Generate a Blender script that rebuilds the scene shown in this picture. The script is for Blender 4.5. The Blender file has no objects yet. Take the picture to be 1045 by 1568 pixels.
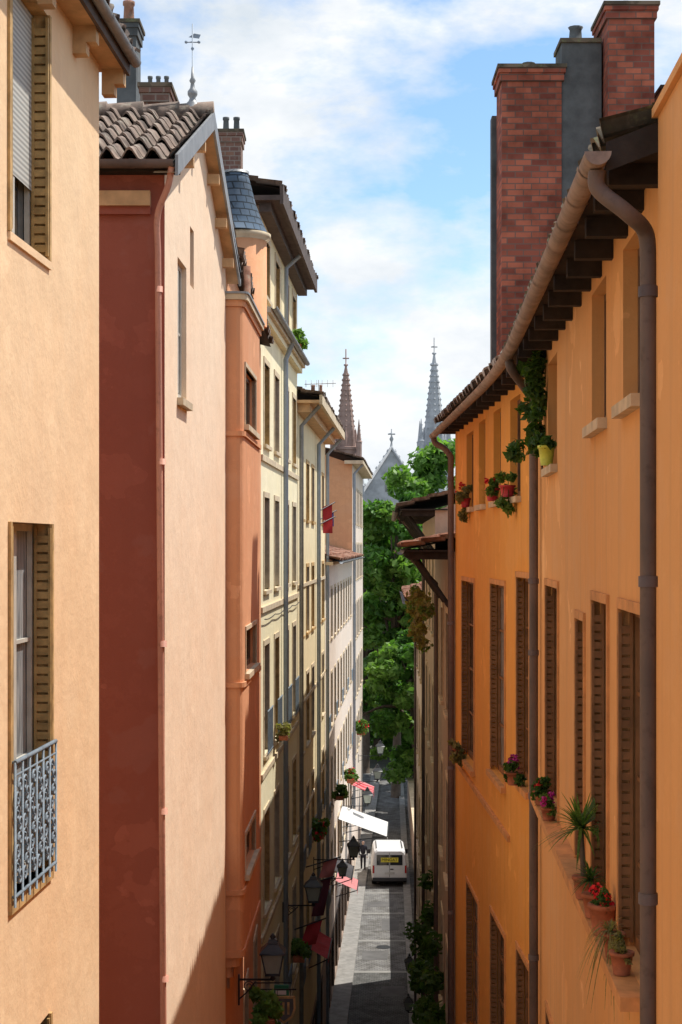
import bpy, math, random
import numpy as np
from mathutils import Vector
random.seed(7); rng=np.random.default_rng(11)
D=bpy.data; SC=bpy.context.scene
GZ=-18.0   # street level (eye level is z=0)

# ------------------------------------------------------------------ materials
def base(name,rough=.8,spec=.25):
    m=D.materials.new(name); m.use_nodes=True; nt=m.node_tree; b=nt.nodes['Principled BSDF']
    b.inputs['Roughness'].default_value=rough
    b.inputs['Specular IOR Level'].default_value=spec
    return m,nt,b
def N(nt,t,**k):
    n=nt.nodes.new(t)
    for a,v in k.items(): setattr(n,a,v)
    return n
def ramp(nt,src,p0,p1,c0=(0,0,0,1),c1=(1,1,1,1)):
    r=N(nt,'ShaderNodeValToRGB'); r.color_ramp.elements[0].position=p0; r.color_ramp.elements[1].position=p1
    r.color_ramp.elements[0].color=c0; r.color_ramp.elements[1].color=c1
    nt.links.new(src,r.inputs[0]); return r.outputs[0]
def noise(nt,scale,detail=4,vs=(1,1,1),rough=.6,loc=(0,0,0)):
    tc=N(nt,'ShaderNodeTexCoord'); mp=N(nt,'ShaderNodeMapping'); mp.inputs['Scale'].default_value=vs; mp.inputs['Location'].default_value=loc
    nt.links.new(tc.outputs['Object'],mp.inputs[0])
    n=N(nt,'ShaderNodeTexNoise'); n.inputs['Scale'].default_value=scale; n.inputs['Detail'].default_value=detail
    n.inputs['Roughness'].default_value=rough
    nt.links.new(mp.outputs[0],n.inputs['Vector']); return n.outputs['Fac']
def mul(nt,a,k):
    f=N(nt,'ShaderNodeMath',operation='MULTIPLY'); f.inputs[1].default_value=k; nt.links.new(a,f.inputs[0]); return f.outputs[0]
def mix(nt,f,a,b,mode='MIX'):
    m=N(nt,'ShaderNodeMix',data_type='RGBA',blend_type=mode)
    for i,v in ((0,f),(6,a),(7,b)):
        if hasattr(v,'is_output'): nt.links.new(v,m.inputs[i])
        else: m.inputs[i].default_value=v if i==0 else (*v[:3],1)
    return m.outputs[2]
def bump(nt,b,h,st,dist=.02):
    bp=N(nt,'ShaderNodeBump'); bp.inputs['Strength'].default_value=st; bp.inputs['Distance'].default_value=dist
    nt.links.new(h,bp.inputs['Height']); nt.links.new(bp.outputs[0],b.inputs['Normal'])
def plaster(name,c,c2=None,stain=.35,patch=.5,mott=1.0):
    m,nt,b=base(name,.9,.12)
    c2=c2 or tuple(x*.82 for x in c)
    n1=noise(nt,.45,6,(1,1,.7))
    col=mix(nt,ramp(nt,n1,.38,.64),c,c2)
    med=noise(nt,2.2,6,rough=.72)
    col=mix(nt,mul(nt,ramp(nt,med,.5,.78),.30*mott),col,tuple(min(.96,x*1.12) for x in c))
    col=mix(nt,mul(nt,ramp(nt,med,.47,.28),.28*mott),col,tuple(x*.80 for x in c2))
    pa=noise(nt,1.1,4,rough=.55,loc=(3,9,5))
    col=mix(nt,mul(nt,ramp(nt,pa,.575,.60),patch*.4),col,tuple(min(.96,x*.8+.10) for x in c))
    col=mix(nt,mul(nt,ramp(nt,pa,.37,.34),patch*.6),col,tuple(x*.78 for x in c2))
    dk=tuple(x*y*1.8 for x,y in zip(c,(.38,.34,.33)))
    s1=ramp(nt,noise(nt,2.0,5,(2.8,2.8,.13)),.50,.78); col=mix(nt,mul(nt,s1,stain*1.15),col,dk)
    sp=ramp(nt,noise(nt,22,3),.66,.78); col=mix(nt,mul(nt,sp,.22),col,dk)
    nt.links.new(col,b.inputs['Base Color'])
    a=N(nt,'ShaderNodeMath',operation='ADD')
    nt.links.new(noise(nt,1.3,3),a.inputs[0]); nt.links.new(mul(nt,noise(nt,26,3),.15),a.inputs[1])
    bump(nt,b,a.outputs[0],.55,.045)
    return m
def plain(name,c,rough=.6,var=.25,scale=6,spec=.3,metal=0,bmp=.15):
    m,nt,b=base(name,rough,spec); b.inputs['Metallic'].default_value=metal
    n=noise(nt,scale,4)
    col=mix(nt,ramp(nt,n,.35,.7),c,tuple(x*(1-var) for x in c)); nt.links.new(col,b.inputs['Base Color'])
    if bmp: bump(nt,b,noise(nt,scale*5,2),bmp,.01)
    return m
def tilemat(name,c1,c2,lich=(.40,.36,.28)):
    m,nt,b=base(name,.88,.15)
    tc=N(nt,'ShaderNodeTexCoord'); v=N(nt,'ShaderNodeTexVoronoi'); v.inputs['Scale'].default_value=4.2; nt.links.new(tc.outputs['Object'],v.inputs['Vector'])
    sp=N(nt,'ShaderNodeSeparateXYZ'); nt.links.new(v.outputs['Color'],sp.inputs[0])
    col=mix(nt,sp.outputs[0],c1,c2)
    col=mix(nt,mul(nt,ramp(nt,noise(nt,7,4,rough=.7),.54,.66),.65),col,lich)
    col=mix(nt,mul(nt,ramp(nt,noise(nt,2.5,4,loc=(5,1,2)),.5,.62),.7),col,tuple(x*.4 for x in c1))
    nt.links.new(col,b.inputs['Base Color']); bump(nt,b,noise(nt,30,2),.3,.01); return m
def pipemat(name,c,c2,sc=3):
    m,nt,b=base(name,.6,.3)
    col=mix(nt,ramp(nt,noise(nt,sc,5,(1,1,.35)),.42,.62),c,c2)
    col=mix(nt,mul(nt,ramp(nt,noise(nt,sc*5,4),.55,.75),.6),col,tuple(x*.45 for x in c))
    nt.links.new(col,b.inputs['Base Color']); bump(nt,b,noise(nt,25,2),.2,.01); return m
def leafmat(name,c,c2,sc=.8):
    m,nt,b=base(name,.5,.25)
    col=mix(nt,ramp(nt,noise(nt,sc,3),.35,.65),c,c2)
    col=mix(nt,ramp(nt,noise(nt,sc*9,1),.45,.7),col,tuple(x*1.5 for x in c2))
    nt.links.new(col,b.inputs['Base Color'])
    tr=N(nt,'ShaderNodeBsdfTranslucent')
    cc=mix(nt,1.0,col,(1.3,1.5,.6),'MULTIPLY'); nt.links.new(cc,tr.inputs['Color'])
    ms=N(nt,'ShaderNodeMixShader'); ms.inputs[0].default_value=.45
    out=nt.nodes['Material Output']
    nt.links.new(b.outputs[0],ms.inputs[1]); nt.links.new(tr.outputs[0],ms.inputs[2]); nt.links.new(ms.outputs[0],out.inputs['Surface'])
    return m
def brickmat(name,c1,c2,mortar,bw=.24,bh=.08,ground=False,ms=.012,bm=.6,dirt=.45,worn=.5):
    m,nt,b=base(name,.88,.15)
    tc=N(nt,'ShaderNodeTexCoord'); sp=N(nt,'ShaderNodeSeparateXYZ'); nt.links.new(tc.outputs['Object'],sp.inputs[0])
    cb=N(nt,'ShaderNodeCombineXYZ')
    if ground:
        nt.links.new(sp.outputs[0],cb.inputs[0]); nt.links.new(sp.outputs[1],cb.inputs[1])
    else:
        a=N(nt,'ShaderNodeMath',operation='ADD'); nt.links.new(sp.outputs[0],a.inputs[0]); nt.links.new(sp.outputs[1],a.inputs[1])
        nt.links.new(a.outputs[0],cb.inputs[0]); nt.links.new(sp.outputs[2],cb.inputs[1])
    br=N(nt,'ShaderNodeTexBrick'); br.inputs['Scale'].default_value=1
    br.inputs['Brick Width'].default_value=bw; br.inputs['Row Height'].default_value=bh; br.inputs['Mortar Size'].default_value=ms
    br.inputs['Color1'].default_value=(*c1,1); br.inputs['Color2'].default_value=(*c2,1); br.inputs['Mortar'].default_value=(*mortar,1)
    nt.links.new(cb.outputs[0],br.inputs['Vector'])
    col=mix(nt,ramp(nt,noise(nt,1.6,5),.4,.65),br.outputs['Color'],(.30,.24,.20) if not ground else (.45,.43,.40),'MULTIPLY')
    f=mix(nt,dirt,br.outputs['Color'],col)
    if worn: f=mix(nt,mul(nt,ramp(nt,noise(nt,5,4,rough=.7),.55,.72),worn),f,mortar)
    nt.links.new(f,b.inputs['Base Color'])
    bump(nt,b,br.outputs['Fac'],-bm,.01)
    return m

M={}
M['peach']=plaster('plaster_peach',(.95,.69,.43),(.93,.62,.36),.2,.4,.7)
M['pink']=plaster('plaster_salmon',(.96,.76,.56),(.95,.70,.49),.14,.35,.6)
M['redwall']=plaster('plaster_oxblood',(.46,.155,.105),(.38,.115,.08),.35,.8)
M['tower']=plaster('plaster_terracotta',(.88,.48,.27),(.80,.37,.19),.6,.9)
M['yellow']=plaster('plaster_pale_yellow',(.96,.87,.62),(.94,.82,.53),.28,.5,.7)
M['cream']=plaster('plaster_cream',(.95,.82,.54),(.92,.76,.47),.35)
M['rose']=plaster('plaster_rose_beige',(.88,.76,.65),(.83,.69,.57),.35)
M['beige']=plaster('plaster_beige',(.68,.50,.38),(.60,.44,.33),.45)
M['gable']=plaster('plaster_burnt_orange',(.76,.42,.22),(.70,.36,.19),.4)
M['orange']=plaster('plaster_orange',(.95,.50,.14),(.92,.42,.10),.6,.9)
M['orange2']=plaster('plaster_orange_pale',(.95,.57,.27),(.92,.47,.18),.75,1.1)
M['taupe']=plaster('plaster_taupe',(.56,.42,.33),(.44,.33,.26),.7,1.2)
M['stone']=plain('limestone_trim',(.70,.56,.38),.85,.35,4)
M['ochre']=plain('ochre_trim',(.66,.42,.18),.8,.5,7)
M['otrim']=plain('orange_trim',(.74,.36,.14),.85,.35,5)
M['grey']=plain('grey_render',(.15,.16,.16),.9,.5,2.5)
M['brick']=brickmat('red_brick',(.54,.17,.10),(.24,.07,.05),(.20,.125,.10),.27,.10,ms=.010,dirt=.6,worn=.12)
M['brick2']=brickmat('brown_brick',(.30,.17,.12),(.2,.11,.09),(.3,.25,.21),.2,.1)
M['tile']=tilemat('clay_tile_aged',(.15,.115,.095),(.32,.235,.185))
M['tilered']=tilemat('clay_tile_red',(.30,.14,.09),(.46,.25,.17))
M['moss']=tilemat('mossy_tile',(.10,.085,.06),(.22,.17,.12),(.22,.24,.12))
M['slate']=brickmat('slate_blue',(.13,.17,.22),(.09,.13,.18),(.04,.05,.06),.22,.12)
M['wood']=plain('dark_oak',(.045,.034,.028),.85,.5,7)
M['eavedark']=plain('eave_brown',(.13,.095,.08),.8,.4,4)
M['soffit']=plain('painted_soffit',(.72,.45,.23),.7,.3,5)
M['zinc']=plain('weathered_zinc',(.33,.33,.325),.5,.3,5,.5,.35)
M['gutter']=pipemat('patinated_gutter',(.34,.255,.215),(.21,.16,.135))
M['pipe']=pipemat('grey_brown_pipe',(.18,.135,.12),(.115,.095,.09))
M['pipeblue']=plain('blue_grey_pipe',(.32,.38,.45),.5,.2,3,.4)
M['pipeor']=pipemat('salmon_pipe',(.66,.32,.22),(.52,.24,.17))
M['iron']=plain('black_iron',(.025,.027,.03),.45,.2,8,.5)
M['ironblue']=plain('painted_iron_blue_grey',(.24,.30,.35),.5,.4,12,.4)
M['frameb']=plain('window_brown',(.20,.12,.075),.6,.3,8)
M['framew']=plain('window_offwhite',(.60,.56,.48),.6,.25,8)
M['shutter']=plain('shutter_ochre',(.52,.33,.13),.65,.5,8)
M['shutbrown']=plain('shutter_brown',(.30,.145,.065),.65,.4,6)
M['shutgrey']=plain('shutter_grey',(.46,.38,.28),.65,.3,6)
M['white']=plain('white_paint',(.78,.78,.77),.3,.05,2,.5,bmp=0)
M['awning']=plain('awning_canvas_white',(.66,.65,.62),.85,.2,3)
M['red']=plain('red_canvas',(.50,.04,.05),.8,.2,4)
M['maroon']=plain('maroon_canvas',(.12,.03,.05),.8,.2,4)
M['pinkc']=plain('pink_canvas',(.6,.22,.22),.8,.2,4)
M['blue']=plain('blue_canvas',(.05,.08,.3),.8,.2,4)
M['green']=plain('green_enamel',(.03,.22,.12),.4,.2,4)
M['yellowp']=plain('yellow_sign',(.85,.72,.08),.5,.05,4,bmp=0)
M['blackt']=plain('black_lettering',(.02,.02,.02),.5,.05,4,bmp=0)
M['rubber']=plain('rubber',(.02,.02,.02),.8,.2,4)
M['plasticgrey']=plain('dark_bumper',(.05,.05,.055),.6,.2,4)
M['taill']=plain('tail_light',(.45,.02,.02),.25,.1,4,.6,bmp=0)
M['potter']=plain('terracotta_pot',(.45,.15,.075),.8,.45,9)
M['potyel']=plain('lime_pot',(.68,.72,.10),.4,.1,9)
M['potred']=plain('red_pot',(.55,.05,.06),.4,.1,9)
M['flower']=plain('geranium_petals',(.78,.02,.03),.6,.3,20,bmp=0)
M['flowerp']=plain('purple_petals',(.55,.03,.28),.6,.3,20,bmp=0)
M['leafd']=leafmat('leaves_dark',(.035,.075,.022),(.065,.13,.03),6)
M['leafm']=leafmat('leaves_mid',(.07,.13,.03),(.13,.21,.05),5)
M['leafp']=leafmat('leaves_pale_dry',(.18,.15,.06),(.24,.22,.09),6)
M['treeleaf']=leafmat('plane_tree_leaves',(.05,.12,.024),(.10,.22,.04),.35)
M['treeleaf2']=leafmat('plane_tree_leaves_light',(.11,.21,.045),(.17,.29,.065),.3)
M['bark']=plain('bark',(.16,.12,.09),.9,.4,4)
M['churchb']=plain('sandstone_reddish',(.42,.28,.23),.9,.4,.8)
M['churchg']=plain('grey_stone_hazed',(.52,.53,.54),.9,.4,.8)  # church stone lightened: slight distance haze is put into the colour
M['churchr']=plain('lead_roof',(.32,.38,.46),.7,.2,.5)
M['lampglass']=plain('lantern_glass',(.30,.34,.30),.12,.2,3,.6,bmp=0)
M['skin']=plain('skin',(.5,.32,.24),.6,.1,5,bmp=0)
M['clothd']=plain('dark_clothes',(.03,.03,.04),.9,.2,5)
M['dust']=plain('worn_asphalt',(.155,.15,.145),.95,.35,1.2)
M['cable']=plain('cable_rubber',(.06,.05,.045),.7,.2,6,bmp=0)
def glassmat():
    m,nt,b=base('window_glass',.06,.6)
    n=noise(nt,1.3,3)
    nt.links.new(mix(nt,ramp(nt,n,.5,.62),(.022,.026,.03),(.16,.15,.13)),b.inputs['Base Color']); 
    bump(nt,b,noise(nt,2.5,2),.12,.02)
    return m
M['glass']=glassmat()
def curtain():
    m,nt,b=base('window_curtain',.25,.5)
    n=noise(nt,9,3,(6,6,.3))
    nt.links.new(mix(nt,ramp(nt,n,.35,.65),(.46,.46,.45),(.12,.13,.14)),b.inputs['Base Color']); return m
M['curtain']=curtain()
def blind():
    m,nt,b=base('roller_blind',.6,.2)
    tc=N(nt,'ShaderNodeTexCoord'); w=N(nt,'ShaderNodeTexWave',bands_direction='Z'); w.inputs['Scale'].default_value=8
    nt.links.new(tc.outputs['Object'],w.inputs['Vector'])
    nt.links.new(mix(nt,w.outputs['Fac'],(.60,.58,.52),(.30,.29,.26)),b.inputs['Base Color']); return m
M['blind']=blind()

# ------------------------------------------------------------------ builder
class Thing:
    def __init__(s,name): s.name=name; s.parts={}
    def add(s,part,mat,vs,fs,smooth=False):
        k=(part,mat)
        if k not in s.parts: s.parts[k]=([],[],smooth)
        V,F,_=s.parts[k]; o=len(V)
        V.extend([tuple(v) for v in vs]); F.extend([tuple(i+o for i in f) for f in fs])
    def done(s):
        allv=[]
        for (V,F,_) in s.parts.values(): allv.append(np.array(V))
        A=np.concatenate(allv); lo=A.min(0); hi=A.max(0)
        c=Vector(((lo[0]+hi[0])/2,(lo[1]+hi[1])/2,lo[2]))
        e=D.objects.new(s.name,None); e.empty_display_size=.3; e.location=c; SC.collection.objects.link(e)
        for (part,mat),(V,F,sm) in s.parts.items():
            me=D.meshes.new(part); me.from_pydata(V,[],F); me.materials.append(M[mat])
            if sm: me.polygons.foreach_set('use_smooth',[True]*len(me.polygons))
            me.update()
            ob=D.objects.new(part,me); ob.parent=e; ob.location=-c; SC.collection.objects.link(ob)
        s.empty=e; return e
    def quad(s,part,mat,a,b,c,d): s.add(part,mat,[a,b,c,d],[(0,1,2,3)])
    def box(s,part,mat,F,u0,u1,o0,o1,z0,z1):
        vs=[F.p(u,o,z) for z in (z0,z1) for o in (o0,o1) for u in (u0,u1)]
        s.add(part,mat,vs,[(0,1,3,2),(4,6,7,5),(0,4,5,1),(2,3,7,6),(0,2,6,4),(1,5,7,3)])
    def tube(s,part,mat,pts,r,seg=8,cap=True):
        pts=[Vector(p) for p in pts]; n=len(pts)
        rs=r if isinstance(r,(list,tuple)) else [r]*n
        vs=[];fs=[]; up=None
        for i,p in enumerate(pts):
            t=(pts[min(i+1,n-1)]-pts[max(i-1,0)])
            if t.length<1e-9: t=Vector((0,0,1))
            t.normalize()
            if up is None: up=Vector((0,0,1)) if abs(t.z)<.9 else Vector((1,0,0))
            a=t.cross(up)
            if a.length<1e-4: a=t.cross(Vector((0,1,.1)))
            a.normalize(); b=a.cross(t).normalized(); up=b
            for k in range(seg):
                th=2*math.pi*k/seg; vs.append(p+(a*math.cos(th)+b*math.sin(th))*rs[i])
        for i in range(n-1):
            for k in range(seg):
                k2=(k+1)%seg; fs.append((i*seg+k,i*seg+k2,(i+1)*seg+k2,(i+1)*seg+k))
        if cap: fs.append(tuple(range(seg))); fs.append(tuple((n-1)*seg+k for k in range(seg)))
        s.add(part,mat,vs,fs,True)
    def lathe(s,part,mat,c,prof,seg=16,smooth=True):
        vs=[];fs=[];n=len(prof)
        for r,z in prof:
            for k in range(seg):
                th=2*math.pi*k/seg; vs.append((c[0]+r*math.cos(th),c[1]+r*math.sin(th),c[2]+z))
        for i in range(n-1):
            for k in range(seg):
                k2=(k+1)%seg; fs.append((i*seg+k,i*seg+k2,(i+1)*seg+k2,(i+1)*seg+k))
        fs.append(tuple(range(seg))); fs.append(tuple((n-1)*seg+k for k in range(seg)))
        s.add(part,mat,vs,fs,smooth)
    def sweep(s,part,mat,pts,nrm,prof,smooth=False):
        vs=[];fs=[];m=len(prof)
        for i,p in enumerate(pts):
            nn=nrm[i] if isinstance(nrm,list) else nrm
            for a,b in prof: vs.append((p[0]+nn[0]*a,p[1]+nn[1]*a,p[2]+b))
        for i in range(len(pts)-1):
            for k in range(m-1): fs.append((i*m+k,i*m+k+1,(i+1)*m+k+1,(i+1)*m+k))
        s.add(part,mat,vs,fs,smooth)
    def tiles(s,part,mat,P00,P10,P01,P11,pitch=.22,row=.36,amp=.045,under='wood'):
        P00,P10,P01,P11=[Vector(p) for p in (P00,P10,P01,P11)]
        L=max((P10-P00).length,(P11-P01).length); H=max((P01-P00).length,(P11-P10).length)
        nrm=(P10-P00).cross(P01-P00).normalized()
        if nrm.z<0: nrm=-nrm
        nc=max(2,int(L/pitch)); S=8; nu=nc*S; nr=max(1,int(H/row))
        vs=[];fs=[]
        jit=[[random.uniform(-.5,.5) for _ in range(nc+1)] for _ in range(nr)]
        for r in range(nr):
            for e in (0,1):
                for i in range(nu+1):
                    u=i/nu; ph=(i%S)/S
                    c=i//S
                    v=(r+e*1.12+(jit[r][min(c,nc)]*.22 if e==0 else 0))/nr; v=min(1,max(-.01,v))
                    h=amp*(math.cos(2*math.pi*ph))+ (.045 if e==0 else 0)+.035*jit[r][min(c,nc)]
                    p=(P00*(1-u)+P10*u)*(1-v)+(P01*(1-u)+P11*u)*v
                    vs.append(p+nrm*(h+.04))
        w=nu+1
        for r in range(nr):
            a=2*r*w
            for i in range(nu): fs.append((a+i,a+i+1,a+w+i+1,a+w+i))
        s.add(part,mat,vs,fs)
        vs2=[];fs2=[]
        for r in range(nr):
            o=len(vs2); a=2*r*w
            for i in range(w):
                vs2.append(vs[a+i]); vs2.append(Vector(vs[a+i])-nrm*.028)
            for i in range(w-1): fs2.append((o+2*i,o+2*i+2,o+2*i+3,o+2*i+1))
        s.add(part,mat,vs2,fs2)
        if under: s.quad(part+'_boards',under,P00-nrm*.03,P10-nrm*.03,P11-nrm*.03,P01-nrm*.03)
    def raw(s,part,mat,V,quads):
        k=(part,mat)
        if k not in s.parts: s.parts[k]=([],[],False)
        Vl,F,_=s.parts[k]; o=len(Vl); Vl.extend(map(tuple,V)); F.extend(map(tuple,(quads+o)))
    def leaves(s,part,mat,centers,radii,n,size,shell=.35,squash=1.0,elong=1.6):
        C=np.array(centers,float); R=np.array(radii,float)
        idx=np.repeat(np.arange(len(C)),n); T=len(idx)
        d=rng.normal(size=(T,3)); d/=np.linalg.norm(d,axis=1)[:,None]
        rr=(shell+(1-shell)*rng.random(T)**.6)
        P=C[idx]+d*(rr*R[idx])[:,None]*np.array([1,1,squash])
        nn=d*.6+rng.normal(size=(T,3))*.6+np.array([0,0,.45]); nn/=np.linalg.norm(nn,axis=1)[:,None]
        a=rng.normal(size=(T,3)); a-=nn*(a*nn).sum(1)[:,None]; a/=np.linalg.norm(a,axis=1)[:,None]
        b=np.cross(nn,a); sz=size*(.6+.8*rng.random(T))[:,None]
        V=np.stack([P-a*sz*elong*.5,P-b*sz*.42+a*sz*.05,P+a*sz*elong*.5,P+b*sz*.42+a*sz*.05],1).reshape(-1,3)
        s.raw(part,mat,V,np.arange(T*4).reshape(-1,4))

class Fr:
    def __init__(s,A,B,toward):
        s.A=Vector((A[0],A[1],0)); s.B=Vector((B[0],B[1],0)); d=s.B-s.A; s.L=d.length; s.d=d/s.L
        n=Vector((s.d.y,-s.d.x,0)); t=Vector((toward[0],toward[1],0))
        if n.dot(t)<0: n=-n
        s.n=n
    def p(s,u,o,z): v=s.A+s.d*u+s.n*o; return Vector((v.x,v.y,z))
    def u(s,y): return (y-s.A.y)/s.d.y
def AX(x,y): return Fr((x,y),(x+1,y),(0,-1))

def window(T,F,u0,u1,z0,z1,depth,fr='frameb',sur='stone',sill=True,shut=None,lou=False,glass='glass',rail=None,cross=2,sw=.13,surtop=True,halfblind=0):
    g=-depth+.004
    if glass=='mix': glass=random.choice(('glass','glass','curtain'))
    T.quad('glazing',glass,F.p(u0,g,z0),F.p(u1,g,z0),F.p(u1,g,z1),F.p(u0,g,z1))
    f0,f1=-depth+.008,-depth+.045; w=.055
    T.box('window_frames',fr,F,u0+.002,u0+w,f0,f1,z0+.002,z1-.002); T.box('window_frames',fr,F,u1-w,u1-.002,f0,f1,z0+.002,z1-.002)
    T.box('window_frames',fr,F,u0+w,u1-w,f0,f1,z0+.002,z0+w+.03); T.box('window_frames',fr,F,u0+w,u1-w,f0,f1,z1-w,z1-.002)
    c=(u0+u1)/2
    T.box('window_frames',fr,F,c-.04,c+.04,f0,f1+.01,z0+w+.03,z1-w)
    for k in range(cross):
        zz=z0+(z1-z0)*(k+1)/(cross+1)
        T.box('window_frames',fr,F,u0+w,c-.04,f0,f1-.01,zz-.014,zz+.014); T.box('window_frames',fr,F,c+.04,u1-w,f0,f1-.01,zz-.014,zz+.014)
    if halfblind:
        zb=z1-(z1-z0)*halfblind
        T.quad('roller_blind','blind',F.p(u0+.01,-depth+.06,zb),F.p(u1-.01,-depth+.06,zb),F.p(u1-.01,-depth+.06,z1-.005),F.p(u0+.01,-depth+.06,z1-.005))
    if sur:
        T.box('window_surrounds',sur,F,u0-sw,u0,-.05,.02,z0,z1); T.box('window_surrounds',sur,F,u1,u1+sw,-.05,.02,z0,z1)
        if surtop: T.box('window_surrounds',sur,F,u0-sw,u1+sw,-.05,.023,z1,z1+sw+.02)
    if sill:
        T.box('window_sills',sur or 'stone',F,u0-sw-.03,u1+sw+.03,-depth*.5,.07,z0-.08,z0-.002)
    if shut:
        d1=.015; d0=-depth+.06
        for (a,b) in ((u0+.012,u0+.04),(u1-.04,u1-.012)):
            if lou:
                T.box('shutters',shut,F,a,b,d0,d0+.02,z0+.03,z1-.03); T.box('shutters',shut,F,a,b,d1-.02,d1,z0+.03,z1-.03)
                n=int((z1-z0-.1)/.07)
                for i in range(n):
                    zz=z0+.06+i*.07
                    T.box('shutters',shut,F,a+.006,b-.006,d0+.02,d1-.02,zz,zz+.052)
            else:
                T.box('shutters',shut,F,a,b,d0,d1,z0+.03,z1-.03)
    if rail:
        zr=z0+.95 if rail is True else z0+rail
        T.tube('railings','ironblue',[F.p(u0-.05,.09,zr),F.p(u1+.05,.09,zr)],.018,6)
        T.tube('railings','ironblue',[F.p(u0-.05,.09,z0+.06),F.p(u1+.05,.09,z0+.06)],.012,6)
        k=int((u1-u0)/.11)
        for i in range(k+1):
            uu=u0+(u1-u0)*i/k; T.tube('railings','ironblue',[F.p(uu,.09,z0+.02),F.p(uu,.09,zr)],.009,4,False)

def facade(T,F,z0,z1,ops,mat,depth=.2,part='walls',rev=None,u_end=None):
    L=u_end or F.L
    us=sorted(set([0,L]+[round(o[0],4) for o in ops]+[round(o[1],4) for o in ops]))
    zs=sorted(set([z0,z1]+[round(o[2],4) for o in ops]+[round(o[3],4) for o in ops]))
    for i in range(len(us)-1):
        cu=(us[i]+us[i+1])/2
        for j in range(len(zs)-1):
            cz=(zs[j]+zs[j+1])/2
            if any(o[0]<cu<o[1] and o[2]<cz<o[3] for o in ops): continue
            T.quad(part,mat,F.p(us[i],0,zs[j]),F.p(us[i+1],0,zs[j]),F.p(us[i+1],0,zs[j+1]),F.p(us[i],0,zs[j+1]))
    rv=rev or mat
    for o in ops:
        a,b,c,d=o[:4]
        for (p,q) in (((a,c),(a,d)),((b,c),(b,d)),((a,c),(b,c)),((a,d),(b,d))):
            T.quad(part+'_reveals',rv,F.p(p[0],0,p[1]),F.p(q[0],0,q[1]),F.p(q[0],-depth,q[1]),F.p(p[0],-depth,p[1]))
        kw=dict(o[4]) if len(o)>4 else {}
        window(T,F,a,b,c,d,depth,**kw)
def shell(T,F,z0,z1,back,mat,front=True,end=True):
    if front: T.quad('end_wall',mat,F.p(0,0,z0),F.p(0,-back,z0),F.p(0,-back,z1),F.p(0,0,z1))
    if end: T.quad('end_wall',mat,F.p(F.L,0,z0),F.p(F.L,-back,z0),F.p(F.L,-back,z1),F.p(F.L,0,z1))
    T.quad('back_wall',mat,F.p(0,-back,z0),F.p(F.L,-back,z0),F.p(F.L,-back,z1),F.p(0,-back,z1))
HP=[(.085*math.cos(t),-.085*math.sin(t)) for t in np.linspace(0,math.pi,11)]
def gutter(T,pts,n,mat='gutter',r=.085,seams=True):
    k=r/.085; prof=[(a*k,b*k) for a,b in HP]; prof2=[(a*.9,b*.9) for a,b in prof]
    T.sweep('gutter',mat,pts,n,prof,True); T.sweep('gutter',mat,pts,n,prof2,True)
    if seams:
        for j,(p,q) in enumerate(zip(pts[:-1],pts[1:])):
            na=n[j] if isinstance(n,list) else n; nb=n[j+1] if isinstance(n,list) else n
            p=Vector(p);q=Vector(q); m=max(1,int((q-p).length/.8))
            for i in range(m):
                t=(i+.5)/m; c=p+(q-p)*t; dd=(q-p).normalized()*.02; nn=(na*(1-t)+nb*t).normalized()
                T.sweep('gutter_clips',mat,[c-dd,c+dd],nn,[(a*1.08,b*1.08+.004) for a,b in prof],True)
def downpipe(T,pts,r,mat='pipe',collars=(),part='downpipe'):
    T.tube(part,mat,pts,r,14)
    for c in collars:
        T.tube(part+'_collars',mat,[(c[0],c[1],c[2]-.03),(c[0],c[1],c[2]+.03)],r*1.18,14)
def smoothpath(P,n=8):
    P=[Vector(p) for p in P]; out=[]
    for i in range(len(P)-1):
        p0=P[max(i-1,0)];p1=P[i];p2=P[i+1];p3=P[min(i+2,len(P)-1)]
        for k in range(n):
            t=k/n; out.append(.5*((2*p1)+(p2-p0)*t+(2*p0-5*p1+4*p2-p3)*t*t+(3*p1-p0-3*p2+p3)*t**3))
    out.append(P[-1]); return out
def cable(T,F,us,z,sag=.05,r=.009,o=.02):
    for a,b in zip(us[:-1],us[1:]):
        T.tube('wall_cable','cable',[F.p(a+(b-a)*t,o,z-sag*4*t*(1-t)+random.uniform(-.005,.005)) for t in np.linspace(0,1,7)],r,5,False)

# ================================================================== GROUND
g=Thing('ground')
M['soil']=plain('ground_dusty',(.13,.125,.10),.95,.4,.3)
S=900; g.quad('sheet','soil',(-S,-S,GZ-.01),(S,-S,GZ-.01),(S,S*2,GZ-.01),(-S,S*2,GZ-.01)); g.done()
def XL(y): return -3.14+.045*y if y>32.7 else -1.62-.006*(y-22) if y>22 else -1.80+.03*(y-16)
def XR(y): return 1.33+.0515*y if y<18.3 else 2.27-.0205*(y-18.3) if y<28.3 else 1.145+.03*y
M['paving']=brickmat('stone_paving',(.26,.255,.24),(.185,.18,.175),(.13,.125,.12),.22,.16,True,.014,.6,.8,.35)
M['sett']=brickmat('cobble_setts',(.20,.195,.185),(.13,.13,.125),(.07,.07,.065),.14,.11,True,.014,1.,.7)
M['kerb']=plain('granite_kerb',(.33,.315,.29),.85,.35,3)
M['band']=plain('pale_stone_band',(.32,.31,.285),.85,.3,2)
st=Thing('street')
ys=list(np.arange(20,125,2.0))
for a,b in zip(ys[:-1],ys[1:]):
    m='sett' if a<66 else 'paving'
    st.quad('roadway',m,(XL(a)-1,a,GZ),(XR(a)+1.5,a,GZ),(XR(b)+1.5,b,GZ),(XL(b)-1,b,GZ))
for yb in (66,71.2,76.5,81,88):
    st.quad('stone_bands','band',(XL(yb)+.7,yb,GZ+.004),(XR(yb)-.2,yb,GZ+.004),(XR(yb)-.2,yb+.3,GZ+.004),(XL(yb)+.7,yb+.3,GZ+.004))
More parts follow.
